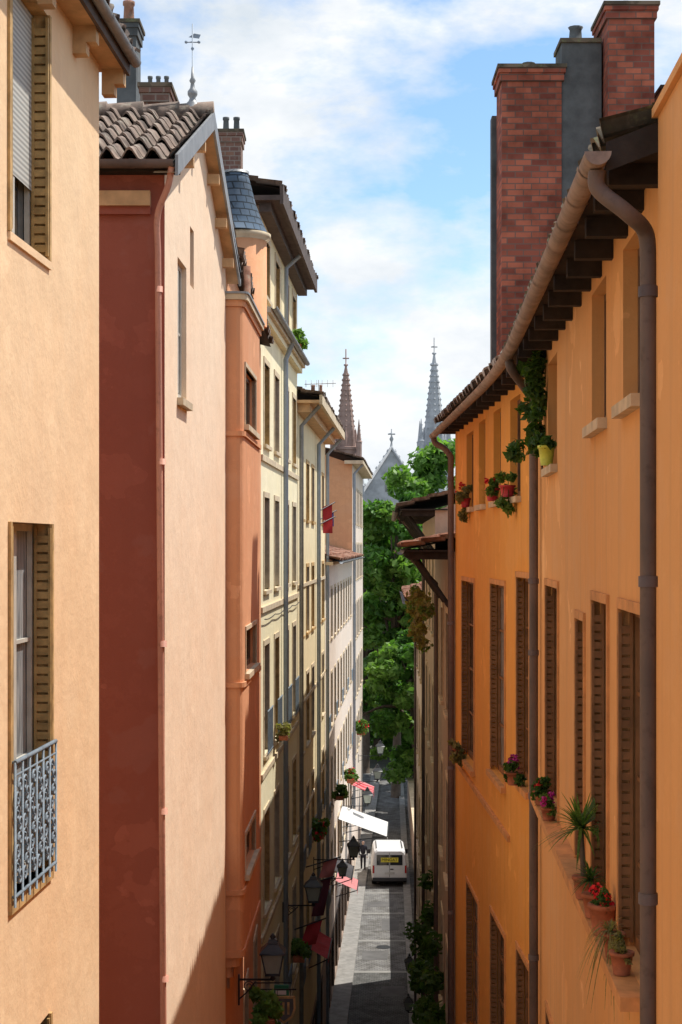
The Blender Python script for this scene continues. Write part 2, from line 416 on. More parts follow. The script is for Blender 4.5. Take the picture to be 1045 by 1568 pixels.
for (xa,ya,wx,wy) in ((.9,68,1.1,1.6),(1.9,73.2,.8,2.4),(1.3,78,1.3,1.2),(1.6,62.5,.9,1.5)):
    st.add('asphalt_patches','dust',[(xa,ya,GZ+.008),(xa+wx,ya+.05,GZ+.008),(xa+wx+.1,ya+wy,GZ+.008),(xa+.05,ya+wy-.1,GZ+.008)],[(0,1,2,3)])
st.lathe('manhole_cover','iron',(1.9,70.2,GZ+.008),[(.32,0),(.32,.006)],20,False)
st.done()
pv=Thing('pavement')
for a,b in zip(ys[:-1],ys[1:]):
    for (f,w0,w1) in ((XL,0,.72),(XR,-.35,.02)):
        vs=[(f(a)+w0,a,GZ),(f(a)+w1,a,GZ),(f(b)+w1,b,GZ),(f(b)+w0,b,GZ),(f(a)+w0,a,GZ+.12),(f(a)+w1,a,GZ+.12),(f(b)+w1,b,GZ+.12),(f(b)+w0,b,GZ+.12)]
        pv.add('slabs','kerb',vs,[(4,5,6,7),(0,4,7,3),(1,2,6,5)])
pv.done()

# ================================================================== L1 peach house
T=Thing('peach_house')
A=(-2.79+.0515*4,4); B=(-2.79+.0515*13.55,13.55); F=Fr(A,B,(1,0))
Y=lambda y:F.u(y)
k=dict(fr='framew',sur='ochre',shut='shutter',lou=True,sw=.05,cross=2,sill=False,surtop=False)
ops=[(Y(10.6),Y(11.68),2.12,3.95,dict(k,halfblind=.72)),(Y(10.62),Y(11.76),-2.42,.16,dict(k,glass='curtain')),(Y(10.6),Y(11.72),-6,-3.5,k),
     (Y(7.2),Y(8.3),2.12,3.95,k),(Y(7.2),Y(8.3),-2.42,.16,k)]
facade(T,F,GZ,4.15,ops,'peach',.17,rev='ochre')
shell(T,F,GZ,4.15,8,'peach',front=False)
T.box('window_sills','ochre',F,Y(10.58),Y(11.80),-.1,.022,-2.5,-2.42)
T.box('window_sills','peach',F,Y(10.56),Y(11.74),-.15,.02,2.06,2.118)
u0,u1=Y(10.60),Y(11.78); OR=.04
for zz,r in ((-1.47,.016),(-1.56,.008),(-2.38,.012)):
    T.tube('ornate_railing','ironblue',[F.p(u0,OR,zz),F.p(u1,OR,zz)],r,6)
def scroll(cx,cz,s,flip,vert):
    pts=[]
    for i in range(15):
        a=i/14*2.6*math.pi; r=s*(1-.8*i/14); x=r*math.cos(a)*flip; z=r*math.sin(a)*vert
        pts.append(F.p(cx+x,OR,cz+z))
    T.tube('ornate_railing','ironblue',pts,.0095,5,False)
nc=6; cw=(u1-u0)/nc
for i in range(nc+1): T.tube('ornate_railing','ironblue',[F.p(u0+i*cw,OR,-2.45),F.p(u0+i*cw,OR,-1.47)],.010,5)
for i in range(nc):
    cx=u0+(i+.5)*cw
    for j,cz in enumerate((-1.68,-1.86,-2.04,-2.22)):
        f=1 if (i+j)%2 else -1
        scroll(cx-.035*f,cz+.035,.062,f,1); scroll(cx+.035*f,cz-.035,.062,-f,-1)
for uu in (u0,u1):
    for zz in (-1.47,-2.38): T.tube('ornate_railing','ironblue',[F.p(uu,OR,zz),F.p(uu,-.02,zz)],.01,5)
T.box('eave_soffit','soffit',F,0,F.L+.2,-.2,.20,4.15,4.19)
T.box('eave_fascia','eavedark',F,0,F.L+.22,.20,.23,4.12,4.28)
y=4.6
while y<13.8:
    T.box('eave_brackets','soffit',F,Y(y)-.06,Y(y)+.06,0,.19,4.02,4.149); T.box('eave_brackets','soffit',F,Y(y)-.06,Y(y)+.06,0,.11,3.93,4.02); y+=1.14
gutter(T,[F.p(0,.28,4.24),F.p(F.L+.22,.28,4.24)],F.n,'zinc',.05)
T.tiles('roof_tiles','tile',F.p(0,.26,4.24),F.p(F.L+.22,.26,4.24),F.p(0,-4,6.0),F.p(F.L+.22,-4,6.0))
T.add('gable_top','peach',[F.p(F.L,0,4.15),F.p(F.L,-8,4.15),F.p(F.L,-4,5.95)],[(0,1,2)])
T.quad('back_roof','tile',F.p(0,-4,6.05),F.p(F.L+.2,-4,6.05),F.p(F.L+.2,-8.2,4.2),F.p(0,-8.2,4.2))
T.done()

# ================================================================== L2 gabled salmon house
T=Thing('salmon_gabled_house')
A=(-1.80,16); B=(-1.62,22); F=Fr(A,B,(1,0)); Y=lambda y:F.u(y)
ops=[(Y(16.98),Y(17.72),1.6,3.13,dict(fr='framew',sur=None,shut=None,sw=.02,cross=1)),
     (Y(18.05),Y(18.4),3.0,3.68,dict(fr='frameb',sur=None,sill=False,cross=0))]
facade(T,F,GZ,3.7,ops,'pink',.10)
T.add('walls','pink',[F.p(0,0,3.7),F.p(F.L,0,3.7),F.p(F.L,0,3.95),F.p(Y(19),0,5.12),F.p(0,0,3.95)],[(0,1,2,3,4)])
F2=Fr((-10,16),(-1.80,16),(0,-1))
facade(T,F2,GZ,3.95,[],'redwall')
T.quad('back_wall','pink',(-10,22,GZ),(-1.62,22,GZ),(-1.62,22,3.95),(-10,22,3.95))
T.quad('side_wall','pink',(-10,16,GZ),(-10,22,GZ),(-10,22,3.95),(-10,16,3.95))
T.box('cornice','soffit',F2,0,F2.L-.14,0,.10,3.45,3.60); T.box('cornice','redwall',F2,0,F2.L-.14,0,.06,3.37,3.449)
T.box('fascia','wood',F2,0,F2.L+.16,.0,.16,3.78,3.85)
gutter(T,[F2.p(0,.27,3.86),F2.p(F2.L+.12,.27,3.86)],F2.n,'pipe',.075)
RZ=5.18
xr=lambda y:-1.80+.03*(y-16)+.15
T.tiles('roof_tiles','tile',(-10,15.72,3.83),(xr(15.7),15.72,3.83),(-10,19,RZ),(xr(19),19,RZ),pitch=.23,row=.33,amp=.065,under='wood')
T.tiles('roof_tiles','tile',(-10,22.35,3.83),(xr(22.3)+.05,22.35,3.83),(-10,19,RZ),(xr(19),19,RZ),pitch=.23,row=.4)
for i in range(19):
    xa=-9.9+i*.44; xb=min(xa+.47,xr(19)+.02)
    T.tube('ridge_tiles','tile',[(xa,19,RZ+.06+random.uniform(-.01,.01)),(xb,19,RZ+.085)],[.10,.115],10)
for (y0,z0,y1,z1,mt) in ((15.68,3.80,19,RZ-.04,'zinc'),(22.38,3.80,19,RZ-.04,'zinc')):
    x0=xr(y0);x1=xr(y1)
    T.add('verge_flashing',mt,[(x0,y0,z0-.10),(x1,y1,z1-.10),(x1,y1,z1+.11),(x0,y0,z0+.11),(x0+.03,y0,z0-.10),(x1+.03,y1,z1-.10),(x1+.03,y1,z1+.11),(x0+.03,y0,z0+.11)],
          [(0,1,2,3),(4,5,6,7),(0,1,5,4),(3,2,6,7),(0,3,7,4)])
    T.quad('verge_soffit','soffit',(x0,y0,z0-.07),(x1,y1,z1-.07),(x1-.22,y1,z1-.07),(x0-.22,y0,z0-.07))
for y in (17.2,18.3,19.8,20.7,21.6):
    z=RZ-.18-abs(y-19)*.405
    T.box('purlin_ends','soffit',AX(xr(y)-.1,y),-.1,.10,-.06,.06,z-.12,z)
xp=-1.86
downpipe(T,smoothpath([(-1.70,15.72,3.80),(-1.74,15.78,3.62),(xp,15.90,3.35),(xp,15.92,3.0)],6)+[(xp+.05,15.92,-4),(xp+.10,15.92,-11),(xp+.1,15.92,GZ)],.033,'pipeor',[(xp+.01,15.92,2.6),(xp+.04,15.92,.85),(xp+.05,15.92,-1.0),(xp+.06,15.92,-2.7),(xp+.07,15.92,-4.4)])
T.done()
T=Thing('weather_vane'); c=(-1.80,19,RZ+.12)
T.lathe('zinc_finial','zinc',c,[(.10,-.05),(.09,.04),(.05,.08),(.035,.12),(.06,.16),(.06,.20),(.03,.24),(.022,.30),(.04,.33),(.02,.37),(.01,.5)],14)
T.tube('rod','pipeblue',[(c[0],c[1],c[2]),(c[0],c[1],c[2]+1.02)],.008,6)
T.tube('cross_arm','pipeblue',[(c[0]-.075,c[1],c[2]+.80),(c[0]+.075,c[1],c[2]+.80)],.008,6)
for s_ in (-1,1): T.lathe('knobs','pipeblue',(c[0]+s_*.078,c[1],c[2]+.80),[(.002,-.02),(.018,-.01),(.018,.01),(.002,.02)],8)
T.add('vane_plate','pipeblue',[(c[0]-.05,c[1]+.004,c[2]+.86),(c[0]+.08,c[1]-.004,c[2]+.84),(c[0]+.10,c[1],c[2]+.89),(c[0]+.02,c[1],c[2]+.905)],[(0,1,2,3)])
T.lathe('tip','pipeblue',(c[0],c[1],c[2]+.72),[(.004,-.03),(.022,0),(.004,.03)],8)
T.done()

# ================================================================== L3 rear house with projecting tower
T=Thing('terracotta_tower_house')
F=Fr((-1.62,22.02),(-1.67,32.68),(1,0)); Y=lambda y:F.u(y)
ops=[]
for z in (-2.5,-6.0,-9.5,-13):
    for y in (26.4,29.6): ops.append((Y(y),Y(y+1.1),z,z+1.9,dict(sur='stone',cross=2,shut='shutgrey')))
facade(T,F,GZ,4.1,ops,'tower')
shell(T,F,GZ,4.1,8,'tower',front=False)
T.tiles('roof_tiles','tile',(-1.45,22.4,4.15),(-1.45,32.6,4.15),(-6,22.4,5.3),(-6,32.6,5.3),row=.5,pitch=.3)
T.quad('back_roof','tile',(-6,22.4,5.34),(-6,32.6,5.34),(-9.6,32.6,4.2),(-9.6,22.4,4.2))
plan=[(-1.66,22.03),(-1.47,22.04),(-1.42,22.06),(-1.39,22.10),(-1.375,22.18),(-1.31,25.2),(-1.7,25.3)]
def prism(T,part,mat,plan,z0,z1,grow=0,cap=True):
    pl=[Vector((p[0],p[1],0)) for p in plan]
    vs=[(p.x+(grow if p.x>-1.6 else 0),p.y-(grow if p.y<22.15 else 0),z0) for p in pl]+[(p.x+(grow if p.x>-1.6 else 0),p.y-(grow if p.y<22.15 else 0),z1) for p in pl]
    n=len(pl); fs=[(i,(i+1)%n,(i+1)%n+n,i+n) for i in range(n)]
    if cap: fs+=[tuple(range(n)),tuple(range(n,2*n))]
    T.add(part,mat,vs,fs)
for i in range(4):
    a,b=plan[i],plan[i+1]
    T.quad('tower_walls','tower',(a[0],a[1],-5.7),(b[0],b[1],-5.7),(b[0],b[1],3.45),(a[0],a[1],3.45))
FT=Fr(plan[4],plan[5],(1,0)); YT=lambda y:FT.u(y)
wk=dict(fr='frameb',sur='stone',sill=True,sw=.04,cross=0)
facade(T,FT,-5.7,3.45,[(YT(22.3),YT(24.3),1.72,2.55,wk),(YT(22.4),YT(24.4),-1.83,-1.22,wk),(YT(22.4),YT(24.2),-4.7,-4.15,wk)],'tower',.13,'tower_walls')
T.quad('tower_walls','tower',(plan[5][0],plan[5][1],-5.7),(-1.7,25.3,-5.7),(-1.7,25.3,3.45),(plan[5][0],plan[5][1],3.45))
for z in (1.54,-2.0,-4.92): prism(T,'tower_bands','tower',plan,z,z+.07,.03)
prism(T,'tower_coping','stone',plan,3.45,3.53,.07); prism(T,'tower_coping','tower',plan,3.36,3.449,.03)
prism(T,'tower_coping','zinc',plan,3.531,3.56,.09)
for i,(z0,z1,gr) in enumerate(((-5.80,-5.70,.02),(-5.95,-5.8,-.06),(-6.12,-5.95,-.14),(-6.3,-6.12,-.2))): prism(T,'tower_corbel','tower',plan,z0,z1-.001,gr)
c=(-1.66,26.6,4.0)
T.lathe('turret','tower',c,[(.40,-.3),(.40,1.15)],20); T.lathe('turret_cornice','stone',c,[(.40,1.15),(.47,1.2),(.47,1.27),(.44,1.28)],20)
T.lathe('turret_roof','slate',(c[0]-.12,c[1],c[2]),[(.54,1.281),(.44,1.5),(.33,1.8),(.24,2.15),(.20,2.3)],16)
T.lathe('turret_finial','zinc',(c[0]-.12,c[1],c[2]+2.3),[(.22,0),(.22,.04),(.05,.08)],12)
T.tube('vent_pot','tilered',[(-1.33,22.2,3.56),(-1.33,22.2,3.95)],.05,8)
T.done()
def chimney(name,x0,x1,y0,y1,z0,z1,mat,pots=1,cap='moss',potm='tilered',ph=.35,flare=.05):
    T=Thing(name)
    T.box('stack',mat,AX(x0,y0),0,x1-x0,-(y1-y0),0,z0,z1-.25)
    T.box('collar',mat,AX(x0,y0),-flare*.6,x1-x0+flare*.6,-(y1-y0)-flare*.6,flare*.6,z1-.249,z1-.12)
    T.box('collar',mat,AX(x0,y0),-flare,x1-x0+flare,-(y1-y0)-flare,flare,z1-.119,z1-.04)
    T.box('cap',cap,AX(x0,y0),-flare-.02,x1-x0+flare+.02,-(y1-y0)-flare-.02,flare+.02,z1-.039,z1+.02)
    for i in range(pots):
        cx=x0+(x1-x0)*(i+.5)/pots; r=min(.11,(x1-x0)/pots*.3)
        T.lathe('pots',potm,(cx,(y0+y1)/2,z1+.02),[(r*1.2,0),(r,.04),(r*.85,ph*.8),(r*1.05,ph*.85),(r*1.05,ph),(r*.7,ph)],10)
    T.done()
chimney('brick_chimney',-2.86,-2.50,22.6,23.4,4.3,6.64,'brick2',3,potm='grey',ph=.22)
chimney('rendered_chimney',-3.72,-3.40,26,26.6,4.4,8.7,'grey',1,ph=.4)
chimney('brick_chimney',-2.62,-2.16,33.8,34.5,6.5,8.95,'brick2',2,potm='grey',ph=.35)

# ================================================================== L4 pale yellow house
T=Thing('pale_yellow_house')
F=Fr((XL(32.7)+.002,32.72),(XL(43.08),43.08),(1,0)); Y=lambda y:F.u(y)
ops=[]; cols=[33.45,35.95,38.85,41.3]
for r,(zs,h) in enumerate(((2.16,1.75),(-.97,2.0),(-4.5,2.35),(-7.85,2.1),(-11.2,2.1))):
    for i,y in enumerate(cols):
        kk=dict(sur='stone',shut='shutgrey' if (i+r)%3 else 'shutter',cross=2,sw=.10,fr='framew' if (i*r)%2 else 'frameb',glass='mix')
        if r==2: kk['rail']=True
        if r==4 and i<3: kk['rail']=.5
        ops.append((Y(y),Y(y+1.15),zs,zs+h,kk))
facade(T,F,-14.3,4.9,ops,'yellow',.2)
shell(T,F,-14.3,4.9,8,'beige')
ops=[(Y(y),Y(y+1.1),5.35,6.6,dict(sur='stone',cross=1,shut='shutter')) for y in (33.6,36.2,38.9,41.3)]
facade(T,F,4.9,7.1,ops,'cream',.2,part='attic_walls')
shell(T,F,4.9,7.1,8,'beige')
T.box('cornice','stone',F,-.02,F.L,0,.22,4.86,4.98); T.box('cornice','yellow',F,0,F.L,0,.14,4.72,4.859)
gutter(T,[F.p(0,.28,5.0),F.p(F.L,.28,5.0)],F.n,'zinc',.07)
for z in (1.9,-1.3,-4.8,-8.2,-11.6): T.box('string_course','stone',F,0,F.L,0,.05,z-.12,z)
cable(T,F,np.linspace(.2,F.L-.2,5),-1.55,.04,.012,.07)
T.box('eave_soffit','eavedark',F,-.5,F.L+.5,-1,.45,7.1,7.2); T.box('eave_fascia','eavedark',F,-.5,F.L+.5,.45,.52,7.02,7.42)
T.box('eave_cove','eavedark',F,-.3,F.L+.3,0,.25,6.9,7.099)
T.tiles('roof_tiles','tile',F.p(-.5,.5,7.35),F.p(F.L+.5,.5,7.35),F.p(-.5,-4,8.3),F.p(F.L+.5,-4,8.3),row=.5,pitch=.3)
T.add('end_gable','beige',[F.p(0,0,7.1),F.p(0,-8,7.1),F.p(0,-4,8.25)],[(0,1,2)])
downpipe(T,[F.p(Y(38),.26,4.9),F.p(Y(38),.10,4.5),F.p(Y(38),.10,GZ)],.06,'pipeblue')
downpipe(T,[F.p(Y(37.9),.45,7.0),F.p(Y(37.9),.12,6.7),F.p(Y(37.9),.12,5.0)],.05,'pipeblue')
facade(T,F,GZ,-14.3,[(Y(y),Y(y+1.9),GZ+.3,-15,dict(sur='wood',cross=0,sill=False)) for y in (33.3,36,39,41)],'taupe',.25,part='shopfronts')
T.done()
# L5 cream house
T=Thing('cream_house')
F=Fr((XL(43.1),43.1),(XL(57),57),(1,0)); Y=lambda y:F.u(y); ops=[]
for r,(zs,h) in enumerate(((.75,1.7),(-2.6,1.95),(-5.95,2.1),(-9.25,2.0),(-12.5,2.0))):
    for i,y in enumerate((44.1,46.7,49.2,52.2,54.8)):
        kk=dict(sur='ochre' if r<2 else 'stone',shut='shutter' if (i+r)%2 else 'shutgrey',cross=2,sw=.09,glass='mix')
        if r in (3,4): kk['rail']=.6
        ops.append((Y(y),Y(y+1.15),zs,zs+h,kk))
facade(T,F,-14.8,3.9,ops,'cream',.2); shell(T,F,-14.8,3.9,8,'beige')
T.box('eave_soffit','soffit',F,-.2,F.L+.4,-.5,.62,3.9,3.98); T.box('eave_fascia','stone',F,-.2,F.L+.4,.62,.70,3.86,4.12)
T.box('eave_cove','soffit',F,0,F.L,0,.35,3.66,3.899)
for z in (-1.1,-4.5,-7.8): T.box('string_course','stone',F,0,F.L,0,.04,z-.1,z)
T.tiles('roof_tiles','tile',F.p(-.2,.68,4.1),F.p(F.L+.4,.68,4.1),F.p(-.2,-4,5.0),F.p(F.L+.4,-4,5.0),row=.5,pitch=.3)
downpipe(T,[F.p(Y(51.4),.6,3.85),F.p(Y(51.4),.1,3.3),F.p(Y(51.4),.1,GZ)],.065,'pipeblue')
downpipe(T,[F.p(Y(43.3),.6,3.85),F.p(Y(43.3),.1,3.3),F.p(Y(43.3),.1,GZ)],.06,'zinc')
downpipe(T,[F.p(Y(56.8),.6,3.85),F.p(Y(56.8),.1,3.3),F.p(Y(56.8),.1,GZ)],.06,'pipeblue')
facade(T,F,GZ,-14.8,[(Y(y),Y(y+2),GZ+.3,-15.2,dict(sur='wood',cross=0,sill=False)) for y in (43.8,46.8,49.8,52.8)],'taupe',.25,part='shopfronts')
T.done()
T=Thing('tv_antenna'); bx,by,bz=-.78,55,4.3
T.tube('mast','zinc',[(bx,by,bz),(bx,by,bz+1.5)],.02,5); T.tube('boom','zinc',[(bx-.5,by,bz+1.35),(bx+.6,by+.1,bz+1.4)],.015,5)
for i in range(6):
    xx=bx-.45+i*.19; T.tube('elements','zinc',[(xx,by-.25,bz+1.36),(xx,by+.3,bz+1.39)],.01,4); T.tube('elements','zinc',[(xx,by,bz+1.25),(xx,by,bz+1.5)],.01,4)
T.done()
chimney('rendered_chimney',-1.15,-.62,56.6,57.3,3.6,5.5,'grey',2,ph=.3)
# L6 lower rose house
T=Thing('rose_house')
F=Fr((XL(57.02),57.02),(XL(82.9),82.9),(1,0)); Y=lambda y:F.u(y); ops=[]
for r,(zs,h) in enumerate(((-3.6,1.9),(-7.0,2.0),(-10.3,2.0),(-13.5,1.9))):
    for i in range(9):
        y=58.2+i*2.75; kk=dict(sur='stone',shut='shutgrey',cross=1,sw=.1)
        if r>=1 and i%2==0: kk['rail']=.6
        ops.append((Y(y),Y(y+1.15),zs,zs+h,kk))
facade(T,F,-15.2,-.6,ops,'rose',.22); shell(T,F,-15.2,-.6,8,'gable')
T.box('cornice','stone',F,-.3,F.L,0,.3,-.72,-.6); 
T.tiles('roof_tiles','tilered',F.p(-.3,.55,-.58),F.p(F.L,.55,-.58),F.p(-.3,-3,.35),F.p(F.L,-3,.35),row=.5,pitch=.3)
gutter(T,[F.p(-.3,.6,-.6),F.p(F.L,.6,-.6)],F.n,'zinc',.08)
facade(T,F,GZ,-15.2,[(Y(58+i*3),Y(60+i*3),GZ+.3,-15.5,dict(sur='wood',cross=0,sill=False)) for i in range(8)],'taupe',.25,part='shopfronts')
T.done()
T=Thing('burnt_orange_house')
F=Fr((XL(83),83),(XL(101),101),(1,0)); Y=lambda y:F.u(y); ops=[]
for r,zs in enumerate((1.2,-1.9,-5.2,-8.5,-11.8)):
    for i in range(6):
        y=84+i*2.8; ops.append((Y(y),Y(y+1.2),zs,zs+1.95,dict(sur='stone',shut='shutgrey',cross=1,sw=.1)))
facade(T,F,GZ,4.3,ops,'rose',.22); shell(T,F,GZ,4.3,8,'gable')
T.box('eave','stone',F,-.4,F.L+.4,-.4,.6,4.3,4.48)
T.tiles('roof_tiles','tile',F.p(-.4,.6,4.5),F.p(F.L+.4,.6,4.5),F.p(-.4,-4,5.8),F.p(F.L+.4,-4,5.8),row=.5,pitch=.3)
T.add('end_gable','gable',[F.p(-.01,0,4.3),F.p(-.01,-8,4.3),F.p(-.01,-4,5.7)],[(0,1,2)])
downpipe(T,[F.p(.3,.55,4.3),F.p(.3,.1,3.8),F.p(.3,.1,-14)],.07,'pipeblue')
T.done()
# ================================================================== RIGHT: R0
T=Thing('apricot_house')
F=Fr((1.27+.0515*2,2),(1.27+.0515*8.42,8.42),(-1,0)); Y=lambda y:F.u(y)
facade(T,F,GZ,2.30,[(Y(4),Y(5),-2.8,-.4,dict(sur=None))],'orange2'); shell(T,F,GZ,2.30,8,'orange2')
T.quad('flat_roof','moss',F.p(0,0,2.30),F.p(F.L,0,2.30),F.p(F.L,-8,2.30),F.p(0,-8,2.30))
T.box('parapet_coping','orange2',F,0,F.L+.03,-.12,.03,2.302,2.35)
T.done()
# R1
T=Thing('orange_house')
PA=(XR(8.45),8.45); PB=(2.272,18.3); PC=(2.064,28.3)
F=Fr(PA,PB,(-1,0)); Fb=Fr(PB,PC,(-1,0)); Y=lambda y:F.u(y); Yb=lambda y:Fb.u(y)
up=dict(fr='frameb',sur=None,sill=True,sw=.03,cross=1,shut=None)
mid=dict(fr='shutbrown',sur='otrim',sill=True,sw=.05,cross=3,shut='shutbrown',lou=True,glass='mix')
mdn=dict(mid,sill=False)
ops=[(Y(9.5),Y(10.35),.92,1.95,up),(Y(11.3),Y(12.25),.92,1.95,up),(Y(15.4),Y(16.5),.80,1.9,up),
 (Y(9.4),Y(10.5),-2.68,-.42,mdn),(Y(11.15),Y(12.15),-2.68,-.42,mdn),(Y(12.75),Y(13.45),-2.68,-.62,mdn),(Y(15.2),Y(16.7),-2.68,-.42,mdn),
 (Y(9.4),Y(10.5),-7.2,-4.9,mid),(Y(11.9),Y(13.0),-7.2,-4.9,mid),(Y(15.2),Y(16.6),-7.2,-4.9,mid)]
facade(T,F,GZ,2.12,ops,'orange2',.14)
ops=[(Yb(19.6),Yb(20.6),.62,1.9,up),(Yb(21.6),Yb(22.45),.62,1.9,up),(Yb(23.5),Yb(24.4),.62,1.9,up),(Yb(25.2),Yb(26.3),.62,1.85,up),
 (Yb(18.75),Yb(19.9),-2.95,-.40,mid),(Yb(21.1),Yb(22.75),-3.25,-.55,mid),(Yb(25.0),Yb(27.0),-3.6,-.60,mid),
 (Yb(18.75),Yb(19.9),-7.6,-5.1,mid),(Yb(21.1),Yb(22.75),-7.8,-5.3,mid),(Yb(24.4),Yb(26.2),-8,-5.6,mid),
 (Yb(19),Yb(20),-12,-9.5,mid),(Yb(22),Yb(23.5),-12,-9.5,mid),(Yb(25),Yb(26.5),-12,-9.5,mid)]
facade(T,Fb,GZ,2.12,ops,'orange',.14)
T.quad('end_wall','taupe',Fb.p(Fb.L,0,GZ),Fb.p(Fb.L,-8,GZ),Fb.p(Fb.L,-8,2.1),Fb.p(Fb.L,0,2.1))
T.box('sill_ledge','otrim',F,Y(9.3),Y(17.0),-.1,.15,-2.77,-2.685)
T.box('sill_band','otrim',Fb,Yb(20.6),Fb.L,0,.04,-3.9,-3.82)
OV=.30
y=8.75
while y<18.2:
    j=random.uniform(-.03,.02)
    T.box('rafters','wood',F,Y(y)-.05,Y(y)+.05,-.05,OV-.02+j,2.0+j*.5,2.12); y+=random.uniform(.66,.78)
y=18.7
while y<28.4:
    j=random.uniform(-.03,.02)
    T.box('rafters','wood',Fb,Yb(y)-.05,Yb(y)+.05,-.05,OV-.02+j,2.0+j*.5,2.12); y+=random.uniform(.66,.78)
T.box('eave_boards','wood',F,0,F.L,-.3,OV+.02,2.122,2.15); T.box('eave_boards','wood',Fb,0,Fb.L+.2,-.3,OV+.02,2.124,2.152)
nm=(F.n+Fb.n).normalized()
E0=F.p(.0,OV+.04,2.17);E1=Vector(PB+(0,))+nm*(OV+.04); E1.z=2.17; E2=Fb.p(Fb.L+.2,OV+.04,2.17)
R0_=F.p(0,-4.5,4.0);R1_=Vector(PB+(0,))-nm*4.5; R1_.z=4.0; R2_=Fb.p(Fb.L+.2,-4.5,4.0)
T.tiles('roof_tiles','moss',E0,E1,R0_,R1_,row=.34,pitch=.2); T.tiles('roof_tiles','tile',E1,E2,R1_,R2_,row=.4)
def lerp(a,b,t): return a+(b-a)*t
va,vb_=E0-Vector((0,.03,0)),R0_-Vector((0,.03,0))
T.add('verge_board','wood',[va-Vector((0,0,.16)),vb_-Vector((0,0,.16)),vb_+Vector((0,0,.0)),va+Vector((0,0,.0))],[(0,1,2,3)])
Q0=F.p(0,-9,2.2);Q1=Vector(PB+(0,))-nm*9; Q1.z=2.2; Q2=Fb.p(Fb.L+.2,-9,2.2)
T.quad('back_roof','tilered',R0_,R1_,Q1,Q0); T.quad('back_roof','tilered',R1_,R2_,Q2,Q1)
T.quad('back_wall','taupe',(Q0.x,Q0.y,GZ),(Q1.x,Q1.y,GZ),Q1,Q0); T.quad('back_wall','taupe',(Q1.x,Q1.y,GZ),(Q2.x,Q2.y,GZ),Q2,Q1)
T.add('end_gable','taupe',[Fb.p(Fb.L,0,2.1),Fb.p(Fb.L,-8.9,2.1),Fb.p(Fb.L,-4.5,3.9)],[(0,1,2)])
T.add('end_gable','wood',[F.p(0.01,0,2.1),F.p(0.01,-8.9,2.1),F.p(0.01,-4.5,3.9)],[(0,1,2)])
GO=OV+.09
def bez(a,b,c,n=6): return [(a*(1-t)**2+b*2*t*(1-t)+c*t*t) for t in [i/n for i in range(n+1)]]
G0=F.p(-.12,GO,2.10);G1=Vector(PB+(0,))+nm*GO; G1.z=2.07;G2=Fb.p(Fb.L+.25,GO,2.0)
Gm=lerp(G0,G1,.72); Gn=lerp(G1,G2,.28)
arc=bez(Gm,G1,Gn,8)
gp=[G0]+arc+[G2]; gn=[F.n]+[(F.n*(1-t)+Fb.n*t).normalized() for t in [i/8 for i in range(9)]]+[Fb.n]
T.sweep('gutter','gutter',gp,gn,[(a*.80,b*.80) for a,b in HP],True); T.sweep('gutter','gutter',gp,gn,[(a*.72,b*.72) for a,b in HP],True)
for j in range(len(gp)-1):
    p,q=gp[j],gp[j+1]; L=(q-p).length; m=max(1,round(L/.75))
    for i in range(m):
        t=(i+.5)/m; cc=p+(q-p)*t; dd=(q-p).normalized()*.018; nn=(gn[j]*(1-t)+gn[j+1]*t).normalized()
        T.sweep('gutter_clips','gutter',[cc-dd,cc+dd],nn,[(a*.88,b*.88+.003) for a,b in HP],True)
T.add('gutter_end','gutter',[G0+F.n*a*.85+Vector((0,0,b*.85)) for a,b in HP],[tuple(range(len(HP)))])
downpipe(T,smoothpath([F.p(.02,.38,2.03),F.p(.03,.37,1.93),F.p(.02,.22,1.80),F.p(.16,.10,1.72),F.p(.20,.08,1.55)],8)+[(F.p(.20,.08,0).x,F.p(.20,.08,0).y,-17.9)],.045,'pipe',[tuple(F.p(.20,.08,z)) for z in (1.4,-.2,-1.95,-3.6)])
downpipe(T,smoothpath([F.p(Y(17.0),.38,2.0),F.p(Y(17.0),.35,1.9),F.p(Y(17.3),.2,1.75),F.p(Y(17.5),.08,1.6),F.p(Y(17.5),.08,1.4)],8)+[tuple(F.p(Y(17.5),.08,-17.9))],.05,'pipe',[tuple(F.p(Y(17.5),.08,z)) for z in (1.2,-.4,-1.2,-2.8,-4.6)])
downpipe(T,smoothpath([Fb.p(Fb.L+.1,.38,1.95),Fb.p(Fb.L+.1,.35,1.85),Fb.p(Fb.L+.0,.2,1.75),Fb.p(Fb.L-.1,.09,1.6)],8)+[tuple(Fb.p(Fb.L-.1,.09,-17.9))],.055,'pipe',[tuple(Fb.p(Fb.L-.1,.09,z)) for z in (1.2,-1.4,-4,-6.6)])
T.done()
chimney('red_brick_chimney',2.67,3.66,26,26.9,2.6,7.95,'brick',1,potm='grey',ph=.16,flare=.06)
T=Thing('rendered_chimney_flue')
T.box('stack','grey',AX(3.668,26),0,.66,-.8,-.04,2.6,8.35); T.box('cap','moss',AX(3.668,26),-.03,.66,-.83,0,8.35,8.42); T.lathe('pot','grey',(3.95,26.4,8.42),[(.12,0),(.1,.25),(.13,.3)],10)
T.box('stack','grey',AX(2.60,27),0,1.2,-.3,0,2.6,7.4)
T.done()
chimney('red_brick_chimney',4.36,5.12,25.6,26.8,2.6,8.85,'brick',1,potm='grey',ph=.2,flare=.06)
chimney('rendered_chimney',5.3,6.2,25.8,26.8,2.6,7.55,'eavedark',0,cap='wood',flare=.03)
